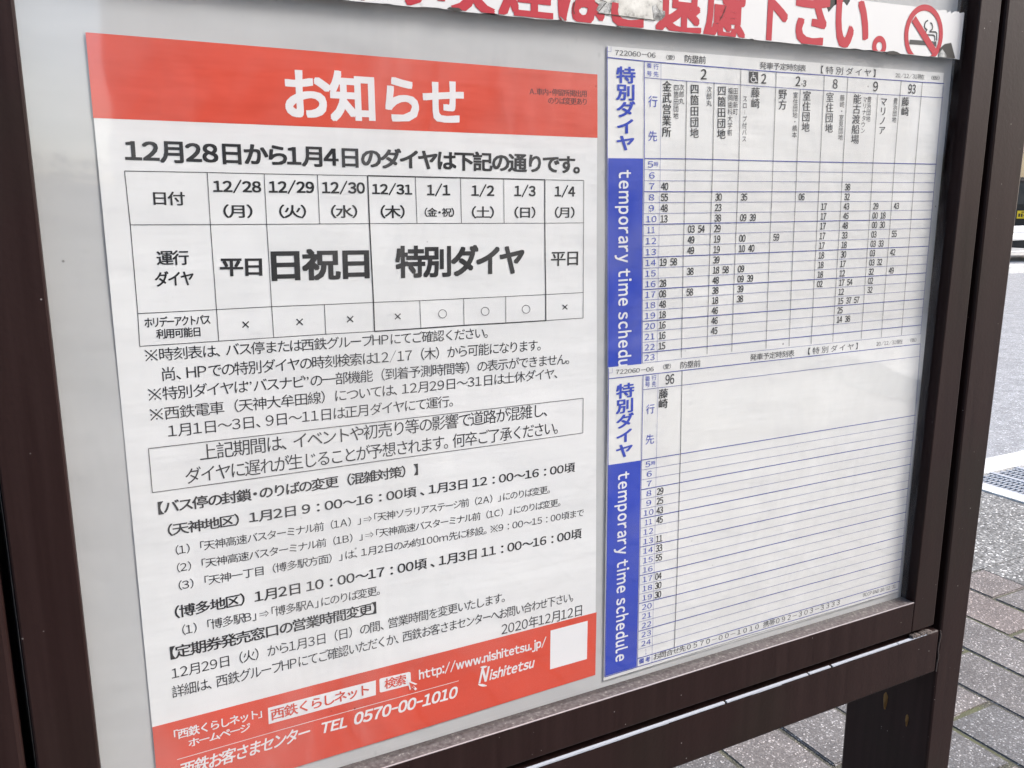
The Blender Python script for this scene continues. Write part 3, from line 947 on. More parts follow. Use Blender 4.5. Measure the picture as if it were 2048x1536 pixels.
for i in range(6):
    a0, a1 = at(*HL[i][0]), at(*HL[i+1][0]); b0, b1 = at(*HL[i][1]), at(*HL[i+1][1])
    for k in range(3):
        Ld.append(a0+(a1-a0)*k/3); Rd.append(b0+(b1-b0)*k/3)
Ld.append(at(*HL[6][0])); Rd.append(at(*HL[6][1]))
Ld.append(at(1283, 726)); Rd.append(at(1840, 667.2))
BU = lambda i: i % 3 == 0
pr_blue, pr_dark = [], []
pr_blue.append(([at(*p) for p in S0], 0.0006)); pr_blue.append(([at(*p) for p in S1l], 0.00035))
Lmid = at(1544.9, 322.2)
for i, (a, b) in enumerate(zip(Ld, Rd)):
    if i == 0: pr_blue.append(([a, at(1369.9, 317.7), at(1424.2, 319.1), at(1476.3, 320.4), Lmid, b], 0.0006))
    else:
        m_ = (a+b)/2
        pr_blue.append(([a, m_, b], 0.00055 if BU(i) else 0.00026))
sepcol = [(1288.2, 122.3), (1288, 317), (1283.9, 579.1), (1283.3, 726)]
thincol = [(1321.2, 125.2), (1319.8, 317.3), (1313, 722)]
rightcol = [(1887, 167), (1871.7, 328.3), (1851.2, 545.7), (1840, 668)]
pr_blue.append(([at(1213.9, 93), at(1213.9, 316), at(1214.2, 736)], 0.0006))
pr_blue.append(([at(*p) for p in sepcol], 0.0005)); pr_blue.append(([at(*p) for p in thincol], 0.0002)); pr_blue.append(([at(*p) for p in rightcol], 0.0003))
COLS = {1: [(1372.6, 162.4), (1369.9, 317.7), (1361.9, 715)], 2: [(1427.3, 166), (1424.2, 319.1), (1413.3, 708)], 3: [(1480.7, 138.3), (1476.3, 320.4), (1463, 703)],
        4: [(1551.5, 144), (1544.9, 322.2), (1531.4, 697)], 5: [(1599.7, 178.3), (1592.9, 323), (1577.4, 692)], 6: [(1648.5, 150.5), (1639.3, 324), (1621.5, 688)],
        7: [(1695.5, 154.2), (1685.3, 325), (1664.5, 683)], 8: [(1755.6, 188), (1745, 326.3), (1721.7, 677.5)], 9: [(1802, 161.3), (1788, 327), (1761.8, 673.5)], 10: [(1844.3, 164.4), (1829.8, 327.7), (1802, 670)]}
for c in COLS.values():
    pr_dark.append(([at(*p) for p in c], 0.0004))
pr_blue.append(([at(1221.3, 93.5), at(1221.3, 103.5), at(1214.5, 103)], 0.0002))
rules('blue_rule', pr_blue, M_BLUELINE, t1, E2_)
rules('column_rule', pr_dark, M_GREY, t1, E2_+0.00003)
sheet(px4((1216, 316.4), (1285.7, 316.9), (1281.9, 740), (1215.6, 750)), 'blue_band', M_BLUE, t1, E1_, 4, 20)
def TT(par, dd, s, x0, y0, x1, y1, top, weight=0, m=None, mode='k', **k):
    return write(s, (x0, y0), (x1, y1), top, m or M_BLACK, par, weight, mode, depth=dd, **k)
def header(par, dd, o):
    for a in o:
        TT(par, dd, *a[:6], m=M_GREY, mode=a[6] if len(a) > 6 else 'k')
header(t1, E2_, [('722060－06', 1229.7, 110, 1310.5, 115.6, 99.9, 'd'), ('（愛）', 1332, 119.5, 1348.7, 120.4, 110), ('防塁前', 1369, 125.2, 1410.7, 128, 110.3), ('発車予定時刻表', 1518, 137.4, 1611, 143.6, 124),
                 ('【 特 別 ダ イ ヤ 】', 1641, 147, 1750.6, 154, 132), ('20／12／31現在', 1790.5, 155.3, 1848, 158.8, 145.8), ('（仮）', 1862, 159.6, 1878, 160.2, 151.4)])
for s, x0, y0, x1, y1, t_ in [('2', 1401, 158.4, 1411.7, 159, 138.5), ('2', 1521.2, 166.8, 1530.7, 167.4, 147.9), ('2', 1590, 172, 1599, 172.6, 153), ('3', 1605, 172.8, 1611, 173.2, 160.5),
                              ('8', 1665, 176.6, 1674, 177.2, 158.3), ('9', 1746, 182, 1755, 182.4, 163.2), ('93', 1816, 186.5, 1830, 187.5, 168.3)]:
    TT(t1, E2_, s, x0, y0, x1, y1, t_, 1, mode='d', name='route_number')
rules('dash_mark', [([at(1601.8, 168.2), at(1604.3, 168.4)], 0.0005)], M_BLACK, t1, E2_)
# wheelchair badge
wq = px4((1497.1, 142.9), (1515.3, 144.3), (1515, 167.1), (1496.8, 165.6))
sheet(wq, 'access_badge', M_BLACK, t1, E2_, 2, 2)
bq = lambda a, b: (wq[0]*(1-a)*(1-b)+wq[1]*a*(1-b)+wq[2]*a*b+wq[3]*(1-a)*b)
rules('wheelchair_mark', [([bq(.42, .26), bq(.44, .52), bq(.68, .52), bq(.80, .84), bq(.9, .80)], 0.0006), ([bq(.43, .36), bq(.64, .36)], 0.0004),
      ([bq(.46+.26*math.cos(a), .68+.24*math.sin(a)) for a in [math.pi*(1.35-k*0.1) for k in range(14)]], 0.0005), ([bq(.38, .14), bq(.46, .14)], 0.0011)], M_WHITE, t1, E3_)
def hourhead(par, dd, a):
    for s, x0, y0, x1, y1, t_ in a:
        TT(par, dd, s, x0, y0, x1, y1, t_, 0, M_BLUE)
hourhead(t1, E2_, [('番', 1293, 135.4, 1303.3, 136.2, 125.7), ('号', 1293, 152.3, 1303, 153, 142), ('行', 1306.5, 138.8, 1316.7, 139.6, 127.8), ('先', 1306.3, 153.4, 1316.7, 154.2, 142.9),
                   ('行', 1295.7, 213.4, 1314, 214.5, 192), ('先', 1295.5, 282, 1313.2, 282.8, 262.3)])
for s, x0, y0, x1, y1, wd, wt in [('金武営業所', 1333.4, 163, 1332.2, 274, 16, 1), ('四箇田団地', 1351.8, 169.3, 1350.8, 237.7, 9, 0), ('次郎丸', 1362.7, 169.3, 1362, 208.5, 9, 0), ('四箇田団地', 1388.5, 168.8, 1387.6, 276, 15, 1),
        ('次郎丸', 1417.5, 173, 1417, 212.7, 9.3, 0), ('四箇田団地', 1442.8, 172.4, 1441, 277.8, 15, 1), ('福岡歯科大学前', 1459.8, 175.7, 1458, 271.4, 8.6, 0), ('田隈新町', 1470.3, 176.6, 1469.4, 229.8, 8.6, 0),
        ('藤崎', 1510, 176, 1509.3, 216.7, 15, 1), ('スロープ付バス', 1488.8, 192, 1486.7, 284, 8, 0), ('野方', 1564.5, 179.3, 1563.7, 219.5, 14.5, 1), ('室住団地・橋本', 1590.5, 184.8, 1587.7, 275.7, 8.5, 0),
        ('室住団地', 1613.3, 183, 1610, 263.7, 14, 1), ('室住団地', 1659.7, 185.8, 1657, 265.5, 13.5, 1), ('藤崎・室見団地', 1684.7, 190.4, 1680, 280.4, 8, 0), ('能古渡船場', 1715, 189.5, 1709, 287.8, 14, 1),
        ('マリナタウン', 1730.5, 194, 1724.8, 267, 7.6, 0), ('豊浜団地', 1739, 193.5, 1735.7, 243.3, 7.6, 0), ('マリノア', 1767.8, 195, 1763, 269.2, 12, 1), ('豊浜団地', 1791.4, 196.3, 1787.7, 245, 7.4, 0), ('藤崎', 1811, 195, 1809.4, 232, 13, 1)]:
    write_down(s, x0, y0, x1, y1, wd, M_BLACK if wt else M_GREY, t1, wt*.5, E2_)
write_down('特別ダイヤ', 1251.5, 135.6, 1250.6, 301.5, 33, M_BLUE, t1, 2, E2_, 'side_heading')
def sidewrite(s, xb, xa, y0, y1, xb2, m, par, depth):
    """lettering that reads downwards: baseline on the left at xb, ascenders reaching xa"""
    A = at(xb, y0); B = at(xb2, y1)
    items, lo, hi = compose(s, 0.10)
    ax = (B-A)/(hi-lo); up = np.array([-(B-A)[1], (B-A)[0]]); up = up/np.linalg.norm(up)
    if up[0] < 0: up = -up
    hh = at(xa, y0)[0]-A[0]
    pts = []; fs = []; dep = []
    for wi, (dx, dy) in enumerate(WEIGHTS[3]):
        for off, v, f in items:
            n0 = len(pts)
            for q in v:
                pts.append(A+ax*(q[0]+off-lo+dx*.6)+up*((q[1]-CAP_B+dy*.6)*hh/(CAP_T-CAP_B))); dep.append(depth+wi*6e-6)
            fs += [tuple(i+n0 for i in ff) for ff in f]
    vs = [(p[0], -d-swell(p[0], p[1]), p[1]+ZB) for p, d in zip(pts, dep)]
    return mesh_obj('side_text', vs, fs, m, par)
sidewrite('temporary time schedule', 1238, 1262, 340.5, 766, 1235.5, M_WHITE, t1, E2_)
sidewrite('temporary time schedule', 1235.7, 1257.8, 945.7, 1323.5, 1230.6, M_WHITE, t2, 0.0007)

def rowpos(Ls, Rs, i, xpix, frac, colpts):
    """board point inside row i at the pixel column of a near-upright rule"""
    return None
def on_rule(a, b, u):
    s_ = (u-a[0])/(b[0]-a[0]); return a+(b-a)*s_
def cell_text(s, par, dd, a, b, a2, b2, u0, wd, weight, m, fh=0.60, half=0.56, name='time_figure'):
    """figures centred in height between the rule a-b and the rule a2-b2, starting at u0, wd wide"""
    top0, bot0 = on_rule(a, b, u0), on_rule(a2, b2, u0)
    top1, bot1 = on_rule(a, b, u0+wd), on_rule(a2, b2, u0+wd)
    h_ = (top0[1]-bot0[1])
    A = np.array([u0, bot0[1]+h_*(1-fh)/2-0.0001]); B = np.array([u0+wd, bot1[1]+h_*(1-fh)/2-0.0001])
    return write_uv(s, A, B, h_*fh, m, par, weight, 'd', dd, name=name, half=half)
def u_of(pts, v):
    q = [at(*p) for p in pts]
    q = sorted(q, key=lambda a: a[1])
    return float(np.interp(v, [a[1] for a in q], [a[0] for a in q]))
TIMES = {7: {0: '40', 7: '38'}, 8: {0: '55', 2: '30', 3: '35', 5: '06', 7: '32'}, 9: {0: '48', 2: '23', 6: '17', 7: '43', 8: '29', 9: '43'}, 10: {0: '13', 2: '38', 3: '09 39', 6: '17', 7: '45', 8: '00 18'},
         11: {1: '03 54', 2: '29', 6: '17', 7: '48', 8: '00 30'}, 12: {1: '49', 2: '19', 3: '00', 4: '59', 6: '17', 7: '33', 8: '03', 9: '55'}, 13: {1: '49', 2: '19', 3: '10 40', 6: '17', 7: '18', 8: '03 33'},
         14: {0: '19 58', 2: '39', 6: '18', 7: '30', 8: '03', 9: '42'}, 15: {1: '38', 2: '18 58', 3: '09', 6: '18', 7: '17', 8: '03 32'}, 16: {0: '28', 2: '48', 3: '09 39', 6: '18', 7: '12', 8: '32', 9: '49'},
         17: {0: '08', 1: '58', 2: '38', 3: '39', 6: '02', 7: '17 54', 8: '02'}, 18: {0: '48', 2: '18', 3: '38', 7: '12', 8: '32'}, 19: {0: '18', 2: '46', 7: '15 37 57'}, 20: {0: '16', 2: '46', 7: '25'},
         21: {0: '16', 2: '45', 7: '14 38'}, 22: {0: '15'}}
COLS[0] = [(1319.8, 317.3), (1313, 722)]
DX = {0: 0.0012, 1: 0.0036, 2: 0.0034, 3: 0.0034, 4: 0.0034, 5: 0.0034, 6: 0.0034, 7: 0.0034, 8: 0.0034, 9: 0.0030}
WD = 0.0058
for hr, row in TIMES.items():
    i = hr-5
    vm = (Ld[i][1]+Ld[i+1][1])/2
    for c, s in row.items():
        u0 = u_of(COLS[c], vm)+DX[c]
        for k, part_ in enumerate(s.split()):
            cell_text(part_, t1, E2_, Ld[i], Rd[i], Ld[i+1], Rd[i+1], u0+k*WD*1.56, WD, 1, M_BLACK, 0.66)
def hours(par, dd, LL, RR, labels, uc):
    for i, s in enumerate(labels):
        vm = (LL[i][1]+LL[i+1][1])/2
        c = uc(vm)
        wd = 0.0044 if len(s) == 1 else 0.0088
        if s == '1': wd = 0.0011
        if s in ('11',): wd = 0.0066
        st = c-wd/2
        if s.startswith('5'): s = '5'; st = c-0.0036
        cell_text(s, par, dd, LL[i], RR[i], LL[i+1], RR[i+1], st, wd, 0, M_BLUE, 0.56, 0.66, 'hour_figure')
        if i == 0:
            a = on_rule(LL[1], RR[1], c+0.0016); h_ = LL[0][1]-LL[1][1]
            write_uv('時', a+np.array([0, h_*.3]), on_rule(LL[1], RR[1], c+0.0052)+np.array([0, h_*.3]), h_*.42, M_BLUE, par, 0, 'k', dd)
hours(t1, E2_, Ld, Rd, ['5']+[str(k) for k in range(6, 24)], lambda v: u_of([(1303.5, 330), (1298, 715)], v))

# lower sheet
DL = [((1282, 919.8), (1360, 907.4)), ((1281.3, 978.9), (1357.9, 964.9)), ((1280.2, 1036.5), (1356, 1021.7)), ((1278.7, 1093.4), (1354, 1077.9)),
      ((1277.8, 1150.5), (1352.4, 1133.4)), ((1276.7, 1206.1), (1350.8, 1188.4)), ((1276, 1261.7), (1348.9, 1241.3)), ((1274.5, 1316), (1347.6, 1294.2))]
rt0, rt1, rt2_ = at(1828, 829.8), at(1801.7, 1116.8), at(1797.7, 1161.6)
rights = [rt0+(rt1-rt0)*k/6 for k in range(7)]+[rt2_]
L2, R2, Mid2 = [], [], []
for i in range(7):
    a0, a1 = at(*DL[i][0]), at(*DL[i+1][0]); b0, b1 = rights[i], rights[i+1]; c0, c1 = at(*DL[i][1]), at(*DL[i+1][1])
    for k in range(3):
        L2.append(a0+(a1-a0)*k/3); R2.append(b0+(b1-b0)*k/3); Mid2.append(c0+(c1-c0)*k/3)
L2.append(at(*DL[7][0])); R2.append(rights[7]); Mid2.append(at(*DL[7][1]))
pb = [([at(1215.5, 756.9), at(1284.4, 749.6), at(1362.8, 740.8), at(1839, 687.6)], 0.0006), ([at(1284.9, 778.7), at(1362.5, 770), at(1838, 712.2)], 0.00035)]
for i, (a, m_, b) in enumerate(zip(L2, Mid2, R2)):
    q = (a+b)/2; sag = 0.0006*math.sin(i/21*math.pi)
    pb.append(([a, m_, q*1.0+np.array([0, (m_-on_rule(a, b, m_[0]))[1]*1.2]), b], 0.0006 if i % 3 == 0 else 0.00026))
pb.append(([at(1208.7, 1353), at(1273.6, 1332.8), at(1795, 1177.2)], 0.0006))
pb.append(([at(1215.2, 736), at(1214.6, 929.7), at(1208.7, 1353)], 0.0006))
pb.append(([at(1284.4, 749.6), at(1282, 919.8), at(1273.6, 1332.8)], 0.0005))
pb.append(([at(1314.5, 746), at(1311.7, 915), at(1302.6, 1323.5)], 0.0002))
pb.append(([at(1839, 687.6), at(1828, 829.8), at(1801.7, 1116.8), at(1795, 1177.2)], 0.0003))
pb.append(([at(1222.5, 735.5), at(1222.5, 745), at(1216, 745.5)], 0.0002))
rules('blue_rule', pb, M_BLUELINE, t2, 0.0007)
rules('column_rule', [([at(1362.8, 740.8), at(1360, 907.4), at(1347.6, 1294.2)], 0.00045)], M_GREY, t2, 0.00075)
rules('sheet_edge_rule', [([at(1206.6, 1361.2), at(1500, 1269.8), at(1794.8, 1183.2)], 0.0003)], M_GREY, t2, 0.00072)
sheet(px4((1215, 929.7), (1281, 920.2), (1272.4, 1332.6), (1210.2, 1351.5)), 'blue_band', M_BLUE, t2, 0.0006, 4, 20)
header(t2, 0.0007, [('722060－06', 1229.5, 748, 1305.5, 741.6, 739.3, 'd'), ('（愛）', 1324.8, 738.4, 1340, 736.6, 728.8), ('防塁前', 1359.5, 737.2, 1399.4, 732.8, 723.8), ('発車予定時刻表', 1498.5, 721.6, 1587, 712, 709),
                    ('【 特 別 ダ イ ヤ 】', 1614.4, 709, 1713.5, 698, 696.3), ('20／12／31現在', 1751, 692.4, 1803.5, 687, 683.8), ('（仮）', 1819, 684.2, 1830.8, 683, 676.9)])
TT(t2, 0.0007, '96', 1329.4, 768.4, 1346.4, 766.4, 749.5, 1, mode='d', name='route_number')
hourhead(t2, 0.0007, [('番', 1288.5, 762.3, 1298.6, 761, 752.6), ('号', 1288.3, 774.4, 1298.2, 773.2, 764.3), ('行', 1302, 760.6, 1311, 759.4, 750.8), ('先', 1302, 773.6, 1311, 772.6, 763),
                      ('行', 1290.6, 828, 1307.5, 825.6, 810), ('先', 1289.7, 889, 1306.6, 886.4, 870.5)])
write_down('藤崎', 1325.8, 778.2, 1324.5, 816, 16, M_BLACK, t2, 1, 0.0007)
write_down('特別ダイヤ', 1249, 767.8, 1247.6, 914, 31, M_BLUE, t2, 2, 0.0007, 'side_heading')
hours(t2, 0.0007, L2, Mid2, ['5']+[str(k) for k in range(6, 25)]+['1'], lambda v: u_of([(1298, 925), (1290.5, 1315)], v))
thin2 = [(1311.7, 915), (1302.6, 1323.5)]
for hr, s in {8: '29', 9: '25', 10: '43', 11: '45', 13: '11', 14: '33', 15: '55', 17: '04', 18: '30', 19: '30'}.items():
    i = hr-5; vm = (L2[i][1]+L2[i+1][1])/2
    cell_text(s, t2, 0.0007, L2[i], Mid2[i], L2[i+1], Mid2[i+1], u_of(thin2, vm)+0.0012, WD, 1, M_BLACK, 0.68)
TT(t2, 0.0007, '備 考', 1277, 1327.5, 1299, 1321.5, 1318, 1, M_BLUE)
TT(t2, 0.0007, 'お問合せ先０５７０－００－１０１０', 1306, 1319.5, 1516.3, 1257.5, 1308, 0, M_GREY)
TT(t2, 0.0007, '携帯０９２－３０３－３３３３', 1525, 1255.5, 1677.6, 1209, 1244, 0, M_GREY)
TT(t2, 0.0007, '0CCP END 20/12/31', 1724, 1193, 1789.6, 1174.6, 1186.4, 0, M_GREY, mode='d')

# ================================================================== no smoking strip on the pane
ns = thing('no_smoking_sign', 'long white no smoking strip with red lettering, torn and peeling, on the pane', 'sign', (0.33, -0.005, ZB+0.03))
SY = PY-0.0006
q0 = [at(*p, SY) for p in [(700, 0), (1000, 29), (1320, 66), (1919, 118)]]
bl = np.polyfit([a[0] for a in q0], [a[1] for a in q0], 1)
q1 = [at(*p, SY) for p in [(1700, -3), (1740, 2), (1929, 25)]]
tl = np.polyfit([a[0] for a in q1], [a[1] for a in q1], 1)
uE = at(1919, 118, SY)[0]; uE2 = at(1929, 25, SY)[0]
rs = random.Random(11)
bot = []; u = -0.0275
while u < uE-0.003:
    bot.append((u, bl[0]*u+bl[1]+(rs.uniform(-0.0001, 0.0009) if rs.random() < 0.35 else rs.uniform(0, 0.0002)))); u += rs.uniform(0.002, 0.009)
bot.append((uE, bl[0]*uE+bl[1]))
top = [(uE2, tl[0]*uE2+tl[1]-0.0004), (uE2-0.001, tl[0]*uE2+tl[1])]
for k in range(9):
    u = uE2-0.006-k*0.005
    top.append((u, tl[0]*u+tl[1]-rs.choice([0, 0, 0.0009, 0.0022]))); top.append((u-0.0006, tl[0]*u+tl[1]))
top += [tuple(at(x, y, SY)) for x, y in [(1702, -2), (1694, 12), (1688, 4), (1680, 4), (1668, 12), (1657, 25), (1652, 10), (1645, -2)]]
u = at(1640, 0, SY)[0]
vtop = bl[0]*0.3+bl[1]+0.038
while u > -0.027:
    top.append((u, vtop+rs.uniform(-0.0002, 0.0002))); u -= rs.uniform(0.006, 0.02)
top.append((-0.0275, vtop))
def slab(name, pts, m, par, y_back, y_front):
    bm = bmesh.new()
    f0 = [bm.verts.new((p[0], y_front, p[1]+ZB)) for p in pts]; b0 = [bm.verts.new((p[0], y_back, p[1]+ZB)) for p in pts]
    a = bm.faces.new(f0); b = bm.faces.new(b0[::-1])
    n = len(pts)
    for i in range(n): bm.faces.new([f0[i], b0[i], b0[(i+1) % n], f0[(i+1) % n]])
    bmesh.ops.triangulate(bm, faces=[a, b])
    return bm_obj(name, bm, m, par)
def sign_b(t, p):
    v = coords(t)
    n = N(t, 'ShaderNodeTexNoise', Scale=26.0, Detail=8.0, Roughness=0.7)
    t.links.new(v, n.inputs['Vector'])
    f = ramp(t, n.outputs[0], [(0.60, 0.0), (0.72, 0.75)])
    n2 = N(t, 'ShaderNodeTexNoise', Scale=9.0, Detail=3.0)
    t.links.new(v, n2.inputs['Vector'])
    f2 = ramp(t, n2.outputs[0], [(0.5, 0.0), (0.6, 1.0)])
    mm = N(t, 'ShaderNodeMath', operation='MULTIPLY'); t.links.new(f, mm.inputs[0]); t.links.new(f2, mm.inputs[1])
    t.links.new(mix(t, mm.outputs[0], (0.54, 0.54, 0.53), (0.13, 0.13, 0.125)), p.inputs['Base Color'])
M_SIGN = mat('worn_white_film', (0.82, 0.82, 0.8), 0.45, 0.5, sign_b)
def torn_b(t, p):
    n = N(t, 'ShaderNodeTexNoise', Scale=120.0, Detail=6.0, Roughness=0.75)
    t.links.new(coords(t), n.inputs['Vector'])
    t.links.new(ramp(t, n.outputs[0], [(0.38, (0.03, 0.028, 0.026)), (0.5, (0.20, 0.20, 0.19)), (0.64, (0.50, 0.50, 0.48))]), p.inputs['Base Color'])
    bump(t, p, n.outputs[0], 0.001, 0.6)
M_TORN = mat('torn_adhesive', (0.2, 0.2, 0.2), 0.8, 0.3, torn_b)
M_SMUT = mat('dark_adhesive', (0.035, 0.032, 0.028), 0.7, 0.3)
slab('film', bot+top, M_SIGN, ns, PY-0.00005, SY)
slab('torn_backing', [tuple(at(x, y, SY)) for x, y in [(1643, -6), (1712, -4), (1701, 6), (1692, 14), (1676, 9), (1657, 27), (1650, 14)]][::-1], M_SMUT, ns, PY-0.00004, PY-0.0002)
s_at = lambda x, y: at(x, y, SY-0.0001)
def sflat(name, pts, m, k=0):
    """thin printed or torn patch on the strip"""
    bm = bmesh.new()
    f = bm.faces.new([bm.verts.new((p[0], SY-0.00012-k*0.00006, p[1]+ZB)) for p in pts])
    bmesh.ops.triangulate(bm, faces=[f])
    me = bpy.data.meshes.new(name); bm.to_mesh(me); bm.free(); me.materials.append(m)
    o = bpy.data.objects.new(name, me); link(o, ns)
    return o
def sfigure(ch, x0, x1, vb, vt, wt, k=1):
    u0 = at(x0, 60, SY)[0]; u1 = at(x1, 60, SY)[0]
    v, f = glyph(ch)
    lo, hi = v[:, 0].min(), v[:, 0].max(); b0, b1 = v[:, 1].min(), v[:, 1].max()
    pts = []; fs = []; fl = bl[0]
    for wi, (dx, dy) in enumerate(WEIGHTS[wt]):
        n0 = len(pts)
        for q in v:
            uu = u0+(q[0]-lo+dx)/(hi-lo)*(u1-u0)
            base = bl[0]*uu+bl[1]
            vv = max(base+vb+(q[1]-b0+dy)/(b1-b0)*(vt-vb), base+0.0006)
            pts.append((uu, SY-0.00012-k*0.00006-wi*4e-6, min(vv, vtop-0.0006)+ZB))
        fs += [tuple(i+n0 for i in ff) for ff in f]
    return mesh_obj('sign_letter', pts, fs, M_SIGNRED, ns)
def lx(x, y):                      # pixel column -> equal column at pixel row 60
    return x
SB = -0.0012
for ch, x0, x1, vb, vt in [('で', 655, 745, 0.002, 0.036), ('の', 772, 857, 0.001, 0.033), ('喫', 880, 987, -0.001, 0.038), ('煙', 1000, 1103, -0.001, 0.038), ('は', 1118, 1206, 0.000, 0.036),
                           ('ご', 1224, 1298, 0.0005, 0.034), ('遠', 1313, 1400, -0.001, 0.038), ('慮', 1409, 1488, -0.001, 0.038), ('下', 1503, 1576, 0.000, 0.037), ('さ', 1591, 1654, 0.0005, 0.0370), ('い', 1671, 1735, 0.0012, 0.0345)]:
    sfigure(ch, x0, x1, vb, vt, 4)
# full stop: a ring, cut by the lower edge
def ring(c, r0, r1, m, k, n=32, clip=True, name='sign_letter'):
    pts = []; fs = []
    for i in range(n):
        a = 2*math.pi*i/n
        for r in (r0, r1):
            p = c+r*np.array([math.cos(a), math.sin(a)])
            if clip: p[1] = max(p[1], bl[0]*p[0]+bl[1]+0.0005)
            pts.append((p[0], SY-0.00012-k*0.00006, p[1]+ZB))
    for i in range(n):
        j = (i+1) % n; fs.append((2*i, 2*i+1, 2*j+1, 2*j))
    return mesh_obj(name, pts, fs, m, ns)
c = at(1740+170/9.309, 865/9.309, SY)
rr1 = (at(1740+300/9.309, 865/9.309, SY)[0]-at(1740+38/9.309, 865/9.309, SY)[0])/2
ring(c, rr1*0.42, rr1, M_SIGNRED, 1)
# no smoking symbol
zt = lambda x, y: at(1740+x/9.309, y/9.309, SY)
cs = at(1847.4, 70, SY); Rr = (zt(1360, 640)[0]-zt(640, 640)[0])/2
def sband(pts_px, wpx, m, k, name='symbol_stroke'):
    P = [zt(*p) for p in pts_px]
    p_, f_ = strip_verts(P, wpx*Rr/360, 0, 3)
    return mesh_obj(name, [(a[0], SY-0.00012-k*0.00006, a[1]+ZB) for a in p_], f_, m, ns)
sflat('cigarette_mark', [zt(*p) for p in [(738, 738), (1170, 770), (1165, 850), (728, 822)]], M_BLACK, 1)
sband([(1192, 770), (1190, 862)], 22, M_BLACK, 1); sband([(1222, 770), (1220, 866)], 22, M_BLACK, 1)
sband([(1078, 380), (1040, 400), (1018, 440), (1012, 490), (1024, 530), (1062, 552), (1040, 580), (1032, 630), (1060, 648), (1180, 655), (1205, 680), (1205, 755)], 18, M_BLACK, 1)
sband([(1122, 420), (1150, 445), (1165, 500), (1155, 545), (1105, 590), (1215, 595), (1243, 620), (1240, 755)], 18, M_BLACK, 1)
ring(cs, Rr*0.80, Rr, M_SIGNRED, 2, 48, True, 'prohibition_ring')
sband([(810, 350), (1190, 960)], 95, M_SIGNRED, 3, 'prohibition_bar')
# torn and smutty places
tp = lambda L: [s_at(*p) for p in L]
sflat('torn_patch', tp([(1187, 0), (1318, 0), (1330, 6), (1334, 24), (1322, 42), (1308, 41), (1230, 33), (1196, 29), (1205, 14)]), mat('peeled_film', (0.55, 0.54, 0.48), 0.7, 0.3, lambda t, p: (lambda n: t.links.new(ramp(t, n.outputs[0], [(0.36, (0.12, 0.11, 0.10)), (0.46, (0.45, 0.44, 0.40)), (0.6, (0.62, 0.61, 0.56))]), p.inputs['Base Color']))((lambda n: (t.links.new(coords(t), n.inputs['Vector']), n)[1])(N(t, 'ShaderNodeTexNoise', Scale=60.0, Detail=7.0, Roughness=0.7)))), 0)
sfigure('ご', 1224, 1298, 0.0005, 0.034, 4, 2)
sflat('torn_patch', tp([(1192, 20), (1200, 4), (1226, 6), (1222, 22), (1218, 30), (1200, 27)]), M_TORN, 2)
sflat('torn_patch', tp([(1305, 12), (1312, 8), (1318, 20), (1330, 22), (1330, 32), (1322, 41), (1308, 38)]), M_TORN, 3)
sflat('torn_patch', tp([(1879, 97), (1889, 88), (1902, 85.5), (1910, 117), (1876, 114), (1878, 106)]), M_SMUT, 4)
sflat('torn_patch', tp([(1878, 106), (1884, 98), (1892, 110), (1893, 115.5), (1877, 114)]), M_TORN, 5)
sflat('torn_patch', tp([(1771, 107.5), (1777, 102.5), (1786, 101.8), (1794, 104), (1804, 110.2), (1790, 109.5)]), M_SMUT, 4)
sflat('torn_patch', tp([(893, 18), (898, 14.5), (918, 16), (925, 22), (910, 22)]), M_SMUT, 4)
sflat('torn_patch', tp([(1231, 54), (1235, 51), (1239, 54), (1250, 57), (1240, 57.5)]), M_SMUT, 4)
sflat('torn_patch', tp([(1118, 33), (1122, 34), (1132, 44), (1126, 43)]), M_TORN, 4)
for pts, wd in [([(1262, 24), (1270, 14), (1268, 8)], 4)]:
    pass
rules_c = [[(1194, 26), (1240, 32), (1310, 41)], [(1440, 40), (1447, 26), (1452, 12)], [(1150, 0), (1146, 20), (1149, 28)], [(1199, 0), (1213, 4), (1198, 22)]]
for L in rules_c:
    p_, f_ = strip_verts([s_at(*p) for p in L], 0.0005, 0, 4)
    mesh_obj('film_crack', [(a[0], SY-0.00012-6*0.00006, a[1]+ZB) for a in p_], f_, M_SMUT, ns)

# ================================================================== street around
def tile_wall(c1, c2, sx=0.12, sz=0.06):
    def b(t, p):
        g = t.nodes.new('ShaderNodeNewGeometry')
        mp = t.nodes.new('ShaderNodeMapping'); mp.inputs['Rotation'].default_value = (R(90), 0, 0)
        t.links.new(g.outputs['Position'], mp.inputs[0])
        br = N(t, 'ShaderNodeTexBrick', Scale=1.0)
        br.inputs['Brick Width'].default_value = 0.3; br.inputs['Row Height'].default_value = 0.1
        br.inputs['Mortar Size'].default_value = 0.006
        br.inputs['Color1'].default_value = (*c1, 1); br.inputs['Color2'].default_value = (*c2, 1)
        br.inputs['Mortar'].default_value = (*[x*0.6 for x in c1], 1)
        t.links.new(mp.outputs[0], br.inputs['Vector'])
        t.links.new(br.outputs[0], p.inputs['Base Color'])
    return b
M_W1 = mat('cream_tile', (0.5, 0.46, 0.4), 0.5, 0.4, tile_wall((0.52, 0.48, 0.41), (0.48, 0.44, 0.37)))
M_W2 = mat('grey_render', (0.4, 0.4, 0.4), 0.8, 0.3)
M_W3 = mat('brown_tile', (0.3, 0.2, 0.15), 0.5, 0.4, tile_wall((0.30, 0.21, 0.16), (0.26, 0.18, 0.13)))
M_GLS = mat('window_glass', (0.03, 0.035, 0.04), 0.06, 0.7)
M_ALU = mat('aluminium_frame', (0.35, 0.35, 0.36), 0.4, 0.5)
